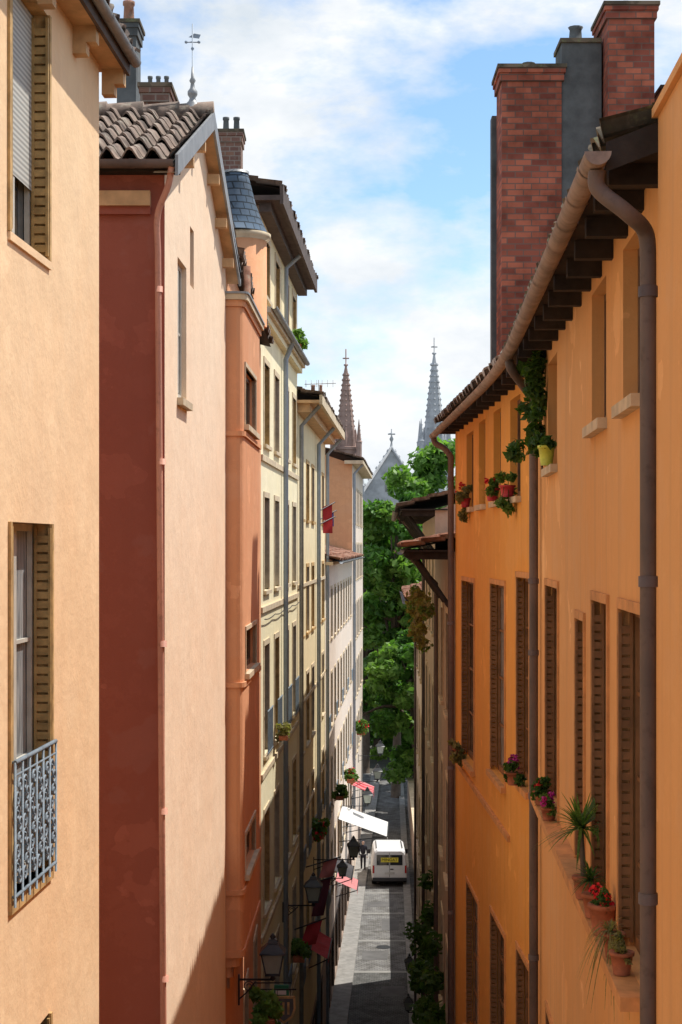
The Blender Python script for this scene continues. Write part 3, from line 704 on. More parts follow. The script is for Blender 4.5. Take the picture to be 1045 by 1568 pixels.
# ================================================================== R2 houses
def rhouse(name,y0,y1,eave,mat,ov,tile,zr,rows,dx=0,gut=True):
    T=Thing(name); F=Fr((XR(y0)+dx,y0),(XR(y1)+dx,y1),(-1,0)); ops=[]
    n=max(1,int((y1-y0)/2.9))
    for zs in rows:
        for i in range(n):
            u=.9+i*(F.L-1)/n; ops.append((u,u+1.1,zs,zs+1.9,dict(sur='stone',shut='shutgrey',cross=2,sw=.09,sill=True)))
    facade(T,F,GZ,eave,ops,mat,.22); shell(T,F,GZ,eave,7,mat)
    u=.1
    while u<F.L:
        T.box('rafters','wood',F,u-.05,u+.05,-.05,ov-.05,eave-.14,eave); 
        u+=.6
    for u in np.arange(.3,F.L,2.4):
        T.tube('struts','wood',[F.p(u,.02,eave-1.0),F.p(u,ov-.2,eave-.12)],.05,6)
    T.box('eave_boards','wood',F,-.1,F.L+.1,-.3,ov,eave+.002,eave+.035)
    T.tiles('roof_tiles',tile,F.p(-.1,ov+.05,eave+.06),F.p(F.L+.1,ov+.05,eave+.06),F.p(-.1,-3.5,eave+zr),F.p(F.L+.1,-3.5,eave+zr),row=.36,pitch=.22)
    T.quad('back_roof',tile,F.p(-.1,-3.5,eave+zr),F.p(F.L+.1,-3.5,eave+zr),F.p(F.L+.1,-7.2,eave),F.p(-.1,-7.2,eave))
    T.add('end_gable',mat,[F.p(0,0,eave),F.p(0,-7,eave),F.p(0,-3.5,eave+zr-.1)],[(0,1,2)])
    if gut: gutter(T,[F.p(-.1,ov+.1,eave+.02),F.p(F.L+.1,ov+.1,eave+.02)],F.n,'pipe',.08,False)
    downpipe(T,[F.p(F.L*.6,ov,eave),F.p(F.L*.6,.1,eave-.7),F.p(F.L*.6,.1,GZ)],.05,'pipe')
    T.done()
rhouse('taupe_house',28.6,38,-.12,'taupe',.82,'tilered',.95,(-3.2,-6.4,-9.6,-12.8))
rhouse('taupe_house',38.1,52,.85,'beige',.85,'tile',1.2,(-2.2,-5.4,-8.6,-11.8,-15))
rhouse('rose_house',52.1,65.6,-1.9,'rose',.5,'tilered',1.,(-4.6,-7.8,-11,-14.2))  # far end lengthened so the house shadow covers the nearer street
T=Thing('added_low_wall'); Fw=Fr((XR(65.7)+.35,65.7),(XR(108)+.2,108),(-1,0))  # added wall, kept low so the sun reaches the street
T.box('wall','taupe',Fw,0,Fw.L,-.4,0,GZ,GZ+2.6); T.box('coping','stone',Fw,0,Fw.L,-.46,.06,GZ+2.601,GZ+2.7); T.done()

# ================================================================== trees
def tree(name,x,y,h,cr,zc,ry,leaf,seed,clumps=60,per=300,lsz=.34,trunk=.38):
    random.seed(seed); T=Thing(name)
    T.tube('trunk','bark',smoothpath([(x,y,GZ-.05),(x+.1,y,GZ+h*.2),(x-.15,y+.1,GZ+h*.45),(x+.1,y,GZ+h*.8)],5),[trunk*(1-.045*i) for i in range(16)],10)
    cs=[];rs=[]
    for i in range(clumps):
        while True:
            p=Vector((random.uniform(-1,1),random.uniform(-1,1),random.uniform(-1,1)))
            if .35<p.length<1: break
        p=p*(1+random.uniform(-.12,.1)); wz=1-.28*max(0,p.z)
        c=(x+p.x*cr*wz,y+p.y*cr*.8*wz,zc+p.z*ry); cs.append(c); rs.append(random.uniform(.13,.25)*cr)
        if i%4==0: 
            b=(x+random.uniform(-.2,.2),y,GZ+h*random.uniform(.3,.6)); mid_=((b[0]+c[0])/2,(b[1]+c[1])/2,(b[2]+c[2])/2+.6)
            T.tube('limbs','bark',smoothpath([b,mid_,c],4),[.16-.015*j for j in range(9)],6)
    h2=clumps//2
    T.leaves('foliage',leaf[0],cs[:h2],rs[:h2],per,lsz,.3,.7); T.leaves('foliage_light',leaf[1],cs[h2:],rs[h2:],per,lsz,.3,.7)
    T.done()
LV=('treeleaf','treeleaf2')
tree('plane_tree',3.9,112,24,5.2,-4.1,8.7,LV,1,95,220,.36)
tree('plane_tree',7.8,118,27,6.2,-2.0,9.4,LV,2,100,220,.38)
tree('plane_tree',13.5,114,25,6.0,-4.0,9,LV,6,45,150,.46)
tree('plane_tree',4.9,103,17,4.1,-10.4,5.4,LV,3,80,230,.32)
tree('plane_tree',1.9,124,22,4.7,-6,8,LV,4,55,200,.38)
tree('added_shade_tree',3.0,133,14,5.5,-12.5,5.5,('leafd','treeleaf'),5,45,200,.40)
tree('added_shade_tree',9.0,132,14,6,-12,5.5,('leafd','treeleaf'),8,40,180,.40)
tree('added_shade_tree',8.6,97,14,4.6,-9.0,4.2,('leafd','treeleaf'),9,45,200,.40)  # added tree, hidden from the camera, shades the street past the van
tree('added_shade_tree',12.5,125,18,6,-8.5,7,('leafd','treeleaf'),12,45,150,.5)  # added out of view to throw shade on the far road
random.seed(77)
T=Thing('hedge'); cs=[(random.uniform(-3,14),138+random.uniform(-1,1),GZ+random.uniform(.3,3.5)) for _ in range(70)]
T.leaves('leaves','leafd',cs,[1.0]*70,80,.35,.3); T.done()

# ================================================================== church
T=Thing('gothic_church')
def spire(x,y,zb,zt,r,mat,seg=8):
    T.lathe('spires',mat,(x,y,0),[(r,zb-8),(r,zb),(r*1.12,zb+.05),(r*1.12,zb+.4),(r*.86,zb+.5),(r*.50,zb+(zt-zb)*.42),(r*.20,zb+(zt-zb)*.75),(.10,zt-2.2)],seg,False)
    T.tube('finials',mat,[(x,y,zt-2.4),(x,y,zt)],.09,5)
    for dz,w in ((1.3,.45),(2.2,.3)): T.tube('finials',mat,[(x-w,y,zt-dz),(x+w,y,zt-dz)],.10,5)
    T.lathe('finials',mat,(x,y,zt-2.3),[(.05,-.2),(.3,0),(.05,.2)],6)
    for k in range(8):
        a=k*math.pi/4
        for j in range(1,15):
            t=j/16; z=zb+.5+(zt-2.2-zb-.5)*t; zz=(z-zb)/(zt-zb)
            rr=r*(.86+(.50-.86)*zz/.42) if zz<.42 else r*(.5+(.2-.5)*(zz-.42)/.33) if zz<.75 else r*.2*(1-(zz-.75)/.25)+.08
            T.lathe('crockets',mat,(x+rr*math.cos(a),y+rr*math.sin(a),z),[(.02,-.2),(.17,0),(.02,.24)],4,False)
    for k in range(4):
        a=k*math.pi/2+math.pi/4; px,py=x+r*1.45*math.cos(a),y+r*1.45*math.sin(a)
        T.lathe('pinnacles',mat,(px,py,0),[(.40,zb-5),(.40,zb+1),(.5,zb+1.05),(.32,zb+1.3),(.03,zb+4.2)],6,False)
        for j in range(4): T.lathe('crockets',mat,(px+.1,py,zb+1.5+j*.6),[(.02,-.1),(.3-.05*j,0),(.02,.12)],4,False)
    for k in range(8):
        a=k*math.pi/4; T.lathe('lucarnes',mat,(x+r*.78*math.cos(a),y+r*.78*math.sin(a),zb+.5),[(.28,0),(.25,1.3),(.02,2.6)],4,False)
spire(.68,218,13.2,27.3,1.75,'churchb'); spire(13.2,222,13.6,29.4,1.9,'churchg')
gx=6.9;gy=214
T.add('nave_front','churchg',[(gx-3.9,gy,GZ),(gx+3.9,gy,GZ),(gx+3.9,gy,7.2),(gx,gy,13.2),(gx-3.9,gy,7.2)],[(0,1,2,3,4)])
T.add('nave_roof','churchr',[(gx-4.2,gy+.3,6.9),(gx,gy+.3,13.1),(gx,gy+32,13.1),(gx-4.2,gy+32,6.9),(gx+4.2,gy+.3,6.9),(gx+4.2,gy+32,6.9)],[(0,1,2,3),(1,4,5,2)])
for s_ in (-1,1):
    T.tube('gable_coping','churchg',[(gx+s_*4.1,gy-.1,7.0),(gx,gy-.1,13.4)],.22,6)
    T.lathe('pinnacles','churchg',(gx+s_*4.1,gy,0),[(.5,-6),(.5,8),(.62,8.05),(.4,8.4),(.04,11)],6,False)
    for j in range(1,8):
        t=j/8; T.lathe('crockets','churchg',(gx+s_*4.1*(1-t),gy-.1,7.2+6.2*t),[(.02,0),(.2,.2),(.02,.5)],4,False)
T.lathe('gable_finial','churchg',(gx,gy,13.3),[(.25,0),(.1,.8),(.3,1.2),(.1,1.6),(.08,2.6)],8)
T.tube('gable_finial','churchg',[(gx-.5,gy,15.2),(gx+.5,gy,15.2)],.13,6)
ar=[(gx+.75*math.cos(t),gy-.06,9.6+.9*math.sin(t)) for t in np.linspace(0,math.pi,9)]+[(gx-.75,gy-.06,7.4),(gx+.75,gy-.06,7.4)]
T.add('lancet_window','glass',ar,[tuple(range(len(ar)))])
T.tube('window_tracery','churchg',[(gx,gy-.1,7.4),(gx,gy-.1,10.4)],.1,5); T.tube('window_tracery','churchg',ar+[ar[0]],.14,5)
T.box('side_aisle','churchg',AX(-6,216),0,30,-20,0,GZ,.5)
T.add('aisle_roof','churchr',[(-6,215.8,.4),(24,215.8,.4),(24,226,6.4),(-6,226,6.4)],[(0,1,2,3)])
for i in range(9):
    x=-4+i*3.2; T.box('buttresses','churchg',AX(x,215.9),0,.6,-.1,.9,GZ,1.6); 
    T.box('aisle_windows','glass',AX(x+1.2,215.9),0,1.1,-.05,.06,-7,-2)
T.done()
T=Thing('stone_house')
facade(T,Fr((-14,150),(26,150),(0,-1)),GZ,-4,[(2+i*3.1,3.2+i*3.1,z,z+2,dict(sur='stone',cross=1)) for i in range(12) for z in (-7.5,-11,-14.5)],'rose',.2)
T.tiles('roof_tiles','tilered',(-14,149.5,-4),(26,149.5,-4),(-14,154,-2),(26,154,-2),row=.6,pitch=.4); T.done()

# ================================================================== street lamps
def lantern(name,x,y,z,wx,s=1.0):
    T=Thing(name)
    h=.5*s; r=.17*s
    def fr(r0,z0,r1,z1,part,mat):
        vs=[(x+a*r0,y+b*r0,z0) for a,b in ((-1,-1),(1,-1),(1,1),(-1,1))]+[(x+a*r1,y+b*r1,z1) for a,b in ((-1,-1),(1,-1),(1,1),(-1,1))]
        T.add(part,mat,vs,[(0,1,5,4),(1,2,6,5),(2,3,7,6),(3,0,4,7),(0,1,2,3),(4,5,6,7)])
    fr(r*.62,z,r*1.0,z+h*.62,'glass_panes','lampglass')
    for a,b in ((-1,-1),(1,-1),(1,1),(-1,1)): T.tube('frame','iron',[(x+a*r*.64,y+b*r*.64,z-.01),(x+a*r*1.02,y+b*r*1.02,z+h*.63)],.013*s,5)
    fr(r*.7,z-.04*s,r*.68,z,'frame','iron'); fr(r*1.2,z+h*.62,r*1.15,z+h*.67,'frame','iron')
    fr(r*1.15,z+h*.671,r*.42,z+h*.93,'hood','iron'); fr(r*.5,z+h*.93,r*.35,z+h*1.05,'hood','iron'); T.lathe('knob','iron',(x,y,z+h*1.05),[(.03*s,0),(.05*s,.03),(.01,.09)],8)
    T.lathe('base_cup','iron',(x,y,z-.14*s),[(.015,0),(.05*s,.03),(.03*s,.07),(.09*s,.1*s)],8)
    zb=z-.12*s
    T.tube('bracket','iron',[(wx,y,zb),(x,y,zb)],.018,6)
    d=wx-x
    T.tube('bracket','iron',smoothpath([(wx,y,zb-.32),(wx-d*.25,y,zb-.20),(wx-d*.5,y,zb-.03)],6),.013,5)
    pts=[(wx-d*.3+.09*math.cos(t)*(1-t/14),y,zb-.11+.09*math.sin(t)*(1-t/14)) for t in np.linspace(0,9,20)]
    T.tube('bracket','iron',pts,.009,5,False)
    T.box('wall_plate','iron',AX(min(wx,wx-.02*np.sign(d)),y-.03),0,.025,-.06,0,zb-.4,zb+.08)
    T.done()
for (x,y,z,s) in ((-1.08,24.8,-6.75,1.),(-.67,38,-8.6,1.1),(.40,50,-9.9,1.05),(.05,58,-12.2,1.0),(1.18,70,-11.5,1.2),(1.86,80,-11.9,1.25),(2.3,92,-12.2,1.3)):
    lantern('street_lamp',x,y,z,XL(y)+.01,s)
for (x,y,z) in ((2.1,48,-13.0),(2.15,50,-14.8)):
    lantern('street_lamp',x,y,z,XR(y)-.01,.8)
# ================================================================== signs, awnings, flags
T=Thing('hanging_shield_sign'); x,y,z=-1.02,28,-8.28
out=[(-.2,.22),(.2,.22),(.21,.0),(.15,-.16),(0,-.27),(-.15,-.16),(-.21,0)]
def plate(T,part,mat,o,y0,y1,k=1.0,cx=x,cz=z):
    n=len(o); vs=[(cx+a*k,y0,cz+b*k) for a,b in o]+[(cx+a*k,y1,cz+b*k) for a,b in o]
    T.add(part,mat,vs,[tuple(range(n)),tuple(range(n,2*n))]+[(i,(i+1)%n,(i+1)%n+n,i+n) for i in range(n)])
plate(T,'border','ochre',out,y,y+.04); plate(T,'field','grey',out,y-.004,y+.044,.82)
for i in range(3): T.box('emblem','ochre',AX(x-.12+i*.09,y-.006),0,.04,0,.004,z-.1,z+.12)
T.tube('bracket','iron',[(XL(28),y+.02,z+.34),(x+.22,y+.02,z+.34)],.014,6)
for a in (-.12,.12): T.tube('bracket','iron',[(x+a,y+.02,z+.34),(x+a,y+.02,z+.2)],.006,5)
T.done()
T=Thing('green_shop_sign'); T.box('panel','green',AX(-1.28,30),0,.28,-.05,0,-8.7,-8.42); T.box('lettering','white',AX(-1.25,29.99),0,.2,-.02,0,-8.6,-8.52)
T.tube('bracket','iron',[(XL(30),30.02,-8.38),(-.95,30.02,-8.38)],.012,5); T.done()
def awning(name,y0,y1,z,out,drop,mat,stripe=None):
    T=Thing(name); n=10
    for i in range(n):
        a=y0+(y1-y0)*i/n; b=y0+(y1-y0)*(i+1)/n; m=mat if (i%2==0 or not stripe) else stripe
        sa=.10*math.sin(math.pi*(i%5)/5*1.0); sb=.10*math.sin(math.pi*((i+1)%5)/5*1.0)
        top=[(XL(a)+.02,a,z),(XL(b)+.02,b,z)]
        mda=(XL(a)+out*.5,a,z-drop*.5-sa); mdb=(XL(b)+out*.5,b,z-drop*.5-sb)
        p2=(XL(b)+out,b,z-drop); p3=(XL(a)+out,a,z-drop)
        T.quad('canvas',m,top[0],top[1],mdb,mda); T.quad('canvas',m,mda,mdb,p2,p3)
        T.quad('valance',m,p3,p2,(p2[0],p2[1],p2[2]-.22),(p3[0],p3[1],p3[2]-.22+.03*(i%2)))
    for yy in (y0,y1):
        T.tube('arms','iron',[(XL(yy)+.02,yy,z-.9*drop-.3),(XL(yy)+out,yy,z-drop)],.02,5)
    T.tube('front_bar','iron',[(XL(y0)+out,y0,z-drop),(XL(y1)+out,y1,z-drop)],.025,6)
    T.done()
awning('white_awning',67,70.5,-11.7,2.1,.75,'awning'); awning('white_awning',61,63.5,-12.6,.8,.4,'awning')
awning('white_awning',74.5,77,-12.9,1.3,.5,'awning')
awning('red_awning',80,82.5,-12.2,1.2,.5,'red','pinkc'); awning('red_awning',47.5,50,-12.2,.6,.35,'red')
awning('pink_awning',64.5,66.5,-13.8,.9,.4,'pinkc')
def banner(name,y,x0,x1,zt,zb,mat,skew=.2):
    T=Thing(name); n=8;vs=[];fs=[]
    for i in range(n+1):
        for j in range(5):
            u=i/n;v=j/4; vs.append((x0+(x1-x0)*v-skew*u*.6,y+.08*math.sin(4*u+3*v),zt+(zb-zt)*u+.12*v*(1-u)))
    for i in range(n):
        for j in range(4): a=i*5+j; fs.append((a,a+1,a+6,a+5))
    T.add('cloth',mat,vs,fs,True); T.tube('pole','iron',[(XL(y),y,zt-.15),(x1+.1,y,zt+.16)],.02,6); T.done()
banner('hanging_banner',42,-.90,-.50,-10.15,-10.7,'red',.3); banner('hanging_banner',44,-.62,-.28,-9.45,-10.4,'maroon',.35)
banner('hanging_banner',46.5,-.5,-.1,-9.4,-9.85,'pinkc',.25)
banner('flag',53,-.62,-.3,1.3,.85,'red',.0); banner('flag',54,-.55,-.25,1.05,.65,'blue',.0); banner('flag',52,-.6,-.28,.8,.4,'red',0)

# ================================================================== van
T=Thing('white_van'); vx,vy=2.56,82.6
def sect(y,w,zb,zt,belt,tumb):
    hw=w/2; return [(-hw*.96,y,zb),(-hw,y,zb+.15),(-hw,y,belt),(-hw+tumb*.6,y,belt+(zt-belt)*.7),(-hw+tumb,y,zt-.08),(-hw+tumb+.12,y,zt),(hw-tumb-.12,y,zt),(hw-tumb,y,zt-.08),(hw-tumb*.6,y,belt+(zt-belt)*.7),(hw,y,belt),(hw,y,zb+.15),(hw*.96,y,zb)]
secs=[sect(.02,1.74,.35,1.86,1.05,.14),sect(.10,1.84,.30,1.92,1.05,.13),sect(.3,1.86,.28,1.95,1.05,.12),sect(2.6,1.86,.28,1.95,1.05,.12),sect(3.2,1.86,.28,1.88,1.05,.14),sect(3.95,1.84,.28,1.16,1.05,.18),sect(4.55,1.74,.3,1.0,.92,.2),sect(4.7,1.6,.35,.85,.8,.2)]
vs=[];fs=[];n=12
for s_ in secs: vs+=[(vx+a,vy+b,GZ+c) for a,b,c in s_]
for i in range(len(secs)-1):
    for k in range(n): fs.append((i*n+k,i*n+(k+1)%n,(i+1)*n+(k+1)%n,(i+1)*n+k))
fs+=[tuple(range(n)),tuple((len(secs)-1)*n+k for k in range(n))]
T.add('body','white',vs,fs)
def vb(part,mat,x0,x1,y0,y1,z0,z1): T.box(part,mat,AX(vx,vy+y0),x0,x1,-(y1-y0),0,GZ+z0,GZ+z1)
vb('rear_windows','glass',-.68,-.03,.0,.03,1.14,1.68); vb('rear_windows','glass',.03,.68,.0,.03,1.14,1.68)
vb('door_seam','blackt',-.008,.008,.012,.03,.5,1.8)
vb('sign_panel','yellowp',-.46,.46,-.012,-.002,1.30,1.54)
vb('bumper','plasticgrey',-.9,.9,-.08,.1,.32,.48); vb('tail_lights','taill',-.90,-.80,.0,.12,.72,1.12); vb('tail_lights','taill',.80,.90,.0,.12,.72,1.12)
vb('number_plate','awning',-.26,.26,-.006,.015,.66,.77); vb('door_handle','blackt',.04,.2,-.01,.02,.9,.95)
vb('roof_rail','plasticgrey',-.70,-.66,.4,2.4,1.96,2.0); vb('roof_rail','plasticgrey',.66,.70,.4,2.4,1.96,2.0)
for sx in (-1,1):
    vb('side_windows','glass',sx*.915-.01,sx*.915+.01,2.6,3.3,1.1,1.6)
    vb('mirrors','plasticgrey',sx*1.02-.08,sx*1.02+.08,3.35,3.45,1.1,1.34)
    for wy in (.85,3.75):
        c=Vector((vx+sx*.8,vy+wy,GZ+.33)); T.tube('wheels','rubber',[c-Vector((.12,0,0)),c+Vector((.12,0,0))],.33,20); T.tube('hubcaps','zinc',[c-Vector((.125,0,0)),c+Vector((.125,0,0))],.19,14)
vb('underbody','rubber',-.8,.8,.2,4.3,.2,.34)
e=T.done()
cu=D.curves.new('lettering','FONT'); cu.body='MINGAT'; cu.size=.22; cu.align_x='CENTER'; cu.align_y='CENTER'; cu.extrude=.002; cu.materials.append(M['blackt'])
to=D.objects.new('lettering',cu); SC.collection.objects.link(to); to.parent=e; to.rotation_euler=(math.pi/2,0,0)
to.location=Vector((vx,vy-.018,GZ+1.42))-e.location

def person(name,x,y,cloth,leg,h=1.72):
    e=D.objects.new(name,None); e.location=(x,y,GZ); SC.collection.objects.link(e); k=h/1.72
    def skin(part,V,E,R,mat,root=0):
        me=D.meshes.new(part); me.from_pydata([(a*k,b*k,c*k) for a,b,c in V],E,[]); ob=D.objects.new(part,me); SC.collection.objects.link(ob); ob.parent=e
        md=ob.modifiers.new('s','SKIN')
        for i,r in enumerate(R): me.skin_vertices[0].data[i].radius=(r*k,r*k*.85)
        me.skin_vertices[0].data[root].use_root=True
        sb=ob.modifiers.new('b','SUBSURF'); sb.levels=1; sb.render_levels=1; me.materials.append(M[mat])
    skin('jacket',[(0,0,.92),(0,0,1.15),(0,0,1.38),(.17,0,1.40),(.22,.03,1.12),(.22,-.06,.88),(-.17,0,1.40),(-.22,-.02,1.12),(-.21,.08,.88),(0,-.01,1.47)],[(0,1),(1,2),(2,3),(3,4),(4,5),(2,6),(6,7),(7,8),(2,9)],[.15,.145,.15,.065,.05,.042,.065,.05,.042,.06],cloth)
    skin('trousers',[(0,0,.93),(.09,0,.86),(.09,-.10,.48),(.09,-.04,.08),(.09,-.16,.045),(-.09,0,.86),(-.09,.08,.48),(-.09,.2,.08),(-.09,.08,.045)],[(0,1),(1,2),(2,3),(3,4),(0,5),(5,6),(6,7),(7,8)],[.14,.1,.075,.055,.045,.1,.075,.055,.045],leg)
    skin('head',[(0,0,1.46),(0,-.01,1.54),(0,-.01,1.62),(0,.0,1.69)],[(0,1),(1,2),(2,3)],[.05,.075,.085,.06],'skin')
    skin('hair',[(0,.03,1.60),(0,.02,1.68),(0,0,1.715)],[(0,1),(1,2)],[.085,.085,.05],'clothd')
    for s_ in (-1,1): skin('hand',[(s_*.22,(-.06 if s_>0 else .08),.86),(s_*.22,(-.08 if s_>0 else .07),.79),(s_*.217,(-.09 if s_>0 else .06),.73)],[(0,1),(1,2)],[.03,.035,.018],'skin')
person('pedestrian',1.22,86.5,'clothd','clothd',1.72)

# ================================================================== plants
def pot(T,x,y,z,r,h,mat): T.lathe('pot',mat,(x,y,z),[(r*.7,0),(r*.95,h*.85),(r*1.08,h*.86),(r*1.08,h),(r*.85,h)],14)
def plant(name,x,y,z,potm,leaf,size,n,fl=None,hang=0,r=.09,h=.16,ls=.05,spread=1.):
    T=Thing(name); pot(T,x,y,z,r,h,potm)
    cs=[];rs=[]
    for i in range(9):
        cs.append((x+random.uniform(-1,.8)*size*.5,y+random.uniform(-1,1)*size*.8*spread,z+h+random.uniform(-.2-hang,.9)*size)); rs.append(size*random.uniform(.2,.45))
    T.leaves('leaves',leaf,cs,rs,n,ls,.1)
    for c in cs[:5]: T.tube('stems','leafd',[(x,y,z+h*.8),((x+c[0])/2,(y+c[1])/2,max(c[2],z+h)+.02),c],.005,4)
    if fl:
        for i in range(8):
            cx=(x+random.uniform(-1,.6)*size*.6,y+random.uniform(-1,1)*size*.8,z+h+random.uniform(.1,1.1)*size)
            T.leaves('flowers',fl,[cx],[.03],26,.03,.5,1,1.0); T.tube('stems','leafm',[(x,y,z+h),cx],.003,4,False)
    T.done()
xs=lambda y,o:XR(y)-o
plant('geranium_plant',xs(25.7,.08),25.7,.62,'potred','leafp',.22,50,'flower',1.5,.09,.15,.06)
plant('geranium_plant',xs(21.9,.08),21.9,.62,'potred','leafm',.16,45,'flower',.3,.10,.18,.05)
plant('hanging_ivy_plant',xs(20.1,.10),20.1,.62,'potred','leafm',.20,45,None,1.7,.1,.15,.06)
plant('potted_plant',xs(16.3,.11),15.7,.80,'potyel','leafd',.10,25,None,0,.085,.20,.05)
T=Thing('climbing_ivy')
cs=[];rs=[]
for i in range(34):
    t=i/34; yy=16.9+random.uniform(-.35,.45)-.3*t; cs.append((xs(yy,.07+random.uniform(0,.2)*random.random()),yy,2.0-1.0*t+random.uniform(-.1,.1))); rs.append(random.uniform(.03,.12))
cs.append((xs(16.9,.30),16.8,1.02)); rs.append(.12); cs.append((xs(16.9,.38),16.7,.97)); rs.append(.08)
T.leaves('leaves','leafd',cs,rs,32,.07,.1); T.leaves('new_leaves','leafm',cs[::2],rs[::2],20,.06,.6)
T.tube('stem','bark',smoothpath([(xs(16.9,.03),16.9,.8),(xs(17.1,.03),17.1,1.3),(xs(16.9,.04),16.9,1.9)],5),.012,5)
T.done()
plant('geranium_plant',xs(19.4,.12),19.3,-2.95,'potter','leafd',.18,45,'flowerp',.5,.1,.16,.05)
plant('geranium_plant',xs(16.2,.09),16.2,-2.68,'potter','leafd',.15,50,'flower',.7,.09,.15,.045)
plant('hanging_plant',xs(15.3,.09),15.3,-2.68,'potter','leafm',.12,40,'flowerp',.7,.08,.12,.045)
plant('hanging_plant',xs(26.6,.1),26.6,-3.6,'potter','leafp',.24,50,None,1.0,.1,.15,.06)
def yucca(name,x,y,z,potm,stem,L,n,w=.028,droop=.6,leaf='leafd',ph=.17,pr=.085):
    T=Thing(name); pot(T,x,y,z,pr,ph,potm); 
    if stem>0: T.tube('stem','bark',[(x,y,z+ph*.8),(x-.02,y,z+ph+stem)],[.022,.018],8)
    zt=z+ph+stem
    for i in range(n):
        a=random.uniform(0,2*math.pi); el=random.uniform(-.2,1.3); l=L*random.uniform(.7,1.1)
        d=Vector((math.cos(a)*math.cos(el),math.sin(a)*math.cos(el),math.sin(el))); sd=Vector((-math.sin(a),math.cos(a),0)); vs=[];fs=[]
        for j in range(7):
            t=j/6; p=Vector((x-.02,y,zt))+d*l*t-Vector((0,0,1))*droop*l*t*t*math.cos(el); ww=w*(1-t)**.7*.5+.0008
            if p.x>XR(p.y)-.01: p.x=XR(p.y)-.01
            vs+=[p-sd*ww,p+sd*ww]
        for j in range(6): fs.append((2*j,2*j+1,2*j+3,2*j+2))
        T.add('blades',leaf,vs,fs)
    T.done()
yucca('yucca_plant',xs(11.9,.10),11.9,-2.68,'potter',.36,.36,90,.028,.45,'leafm')
yucca('yucca_plant',xs(11.3,.09),11.3,-2.68,'potter',.10,.20,40,.02,.5)
plant('potted_plant',xs(10.8,.08),10.8,-2.68,'potter','leafd',.11,45,'flower',.0,.10,.21,.03)
yucca('spider_plant',xs(10.2,.08),10.2,-2.68,'potter',.0,.28,70,.011,1.6,'leafp',.16,.075)
plant('potted_plant',xs(9.8,.08),9.8,-2.68,'potter','leafp',.10,45,None,.4,.075,.14,.03)
T=Thing('wall_creeper'); cs=[];rs=[]
for i in range(105):
    yy=random.uniform(30,41); zz=-8.2-random.random()**.8*8.3; cs.append((XR(yy)-.12-random.uniform(0,.5)*random.random(),yy,zz)); rs.append(random.uniform(.12,.38))
T.leaves('leaves','leafd',cs,rs,75,.12,.2); T.leaves('new_leaves','leafm',cs[::5],rs[::5],30,.11,.6)
T.tube('stem','bark',[(XR(34)-.05,34,GZ),(XR(33)-.05,33,-14),(XR(35)-.05,35,-9)],.04,6); T.done()
T=Thing('wall_creeper'); cs=[];rs=[]
for i in range(24):
    yy=random.uniform(29,34); zz=-.9-random.random()*1.1; cs.append((XR(yy)-.35-random.uniform(0,.3),yy,zz)); rs.append(random.uniform(.08,.2))
T.leaves('leaves','leafp',cs,rs,40,.08,.2); T.leaves('green_leaves','leafm',cs[::2],rs[::2],30,.08,.2); T.done()
def bush(name,x,y,z,r,n,leaf='leafm',ls=.09,fl=None):
    T=Thing(name); cs=[(x+random.uniform(-r,r)*.7,y+random.uniform(-r,r),z+random.uniform(-.5,.8)*r) for _ in range(10)]
    T.leaves('leaves',leaf,cs,[r*.45]*10,n,ls,.1); T.box('trough','potter',AX(x-r*.5,y-r),0,r,-2*r,0,z-r*.8,z-r*.3)
    if fl: T.leaves('flowers',fl,cs[:5],[r*.5]*5,n//4,ls*.8,.5,1,1.1)
    T.done()
bush('ledge_plant',XL(40.5)+.16,40.5,5.25,.27,60,'treeleaf2',.12)
bush('balcony_plant',XL(36)+.2,36,-4.3,.2,30,'leafp',.08); bush('balcony_plant',XL(41)+.2,41,-10.6,.3,50,'leafm',.1)
bush('balcony_plant',XL(33.8)+.2,34,-10.7,.26,60,'leafm',.1); bush('balcony_plant',XL(49)+.25,49,-8.9,.3,60,'leafm',.12,'flower')
bush('balcony_plant',XL(29)+.35,27.6,-8.2,.3,110,'treeleaf2',.09); bush('balcony_plant',XL(62)+.3,62,-9.8,.3,60,'leafm',.13)
bush('balcony_plant',XL(72)+.35,72,-10.6,.35,60,'leafm',.13,'flower'); bush('balcony_plant',XL(84)+.4,84,-9.8,.4,60,'leafm',.15,'flower')

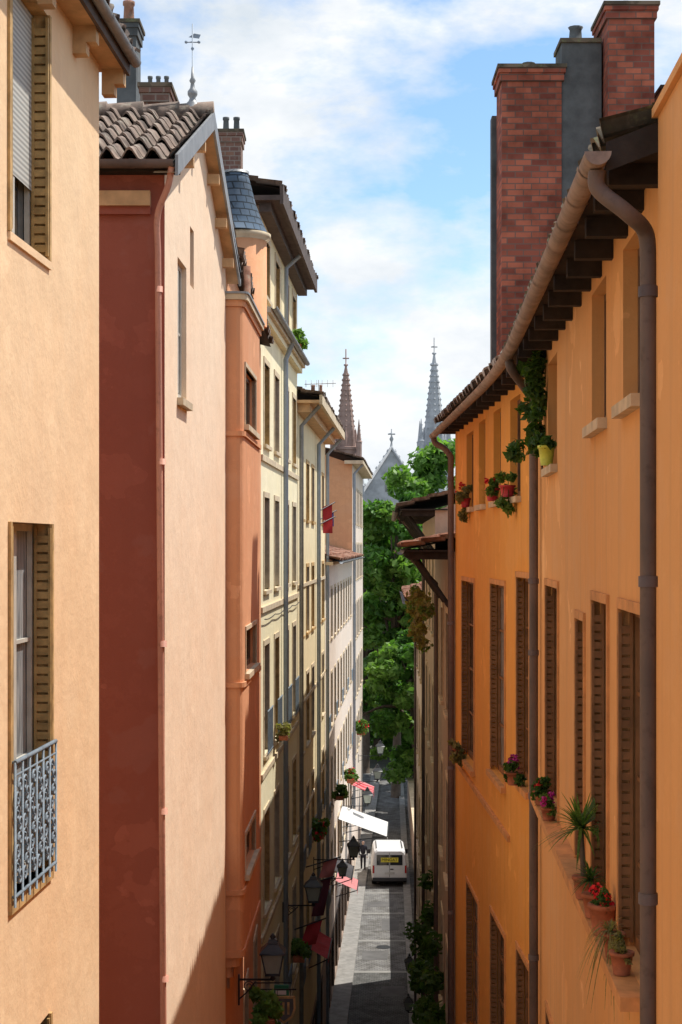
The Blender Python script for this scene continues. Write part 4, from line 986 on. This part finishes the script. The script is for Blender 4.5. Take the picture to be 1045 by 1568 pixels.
# ================================================================== sky, sun, camera
sd=Vector((1,.55,2.0)).normalized()
el=math.asin(sd.z); az=math.atan2(sd.x,sd.y)
sun=D.lights.new('sun','SUN'); sun.energy=5; sun.angle=math.radians(.5); sun.color=(1,.965,.90)
so=D.objects.new('sun',sun); so.rotation_euler=sd.to_track_quat('Z','Y').to_euler(); so.location=(30,20,60); SC.collection.objects.link(so)
w=D.worlds.new('World'); SC.world=w; w.use_nodes=True; nt=w.node_tree; bg=nt.nodes['Background']
sky=N(nt,'ShaderNodeTexSky',sky_type='NISHITA'); sky.sun_disc=False; sky.sun_elevation=el; sky.sun_rotation=az; sky.air_density=1.0; sky.dust_density=.5; sky.ozone_density=1.0
tc=N(nt,'ShaderNodeTexCoord'); mp=N(nt,'ShaderNodeMapping'); mp.inputs['Scale'].default_value=(1,1,2.0); mp.inputs['Location'].default_value=(.35,.2,.55)
nt.links.new(tc.outputs['Generated'],mp.inputs[0])
n1=N(nt,'ShaderNodeTexNoise'); n1.inputs['Scale'].default_value=6.0; n1.inputs['Detail'].default_value=10; n1.inputs['Roughness'].default_value=.57; n1.inputs['Distortion'].default_value=.1
nt.links.new(mp.outputs[0],n1.inputs['Vector'])
cf=ramp(nt,n1.outputs['Fac'],.41,.57)
n2=N(nt,'ShaderNodeTexNoise'); n2.inputs['Scale'].default_value=7; n2.inputs['Detail'].default_value=8; n2.inputs['Roughness'].default_value=.6; nt.links.new(mp.outputs[0],n2.inputs['Vector'])
cc=mix(nt,ramp(nt,n2.outputs['Fac'],.36,.62),(4.9,5.4,5.9),(6.9,7.0,7.1))
skb=mix(nt,1.0,sky.outputs[0],(1.0,1.17,1.28),'MULTIPLY')
fin=mix(nt,cf,skb,cc)
nt.links.new(fin,bg.inputs['Color']); bg.inputs['Strength'].default_value=.15
cam=D.cameras.new('camera'); co=D.objects.new('camera',cam); SC.collection.objects.link(co); SC.camera=co
co.location=(0,0,0); co.rotation_euler=(math.pi/2,0,0)
cam.sensor_fit='VERTICAL'; cam.sensor_height=36; cam.lens=36*2400/1568; cam.shift_y=51/1568; cam.clip_start=.1; cam.clip_end=4000
SC.view_settings.view_transform='Standard'; SC.view_settings.look='None'; SC.view_settings.exposure=0
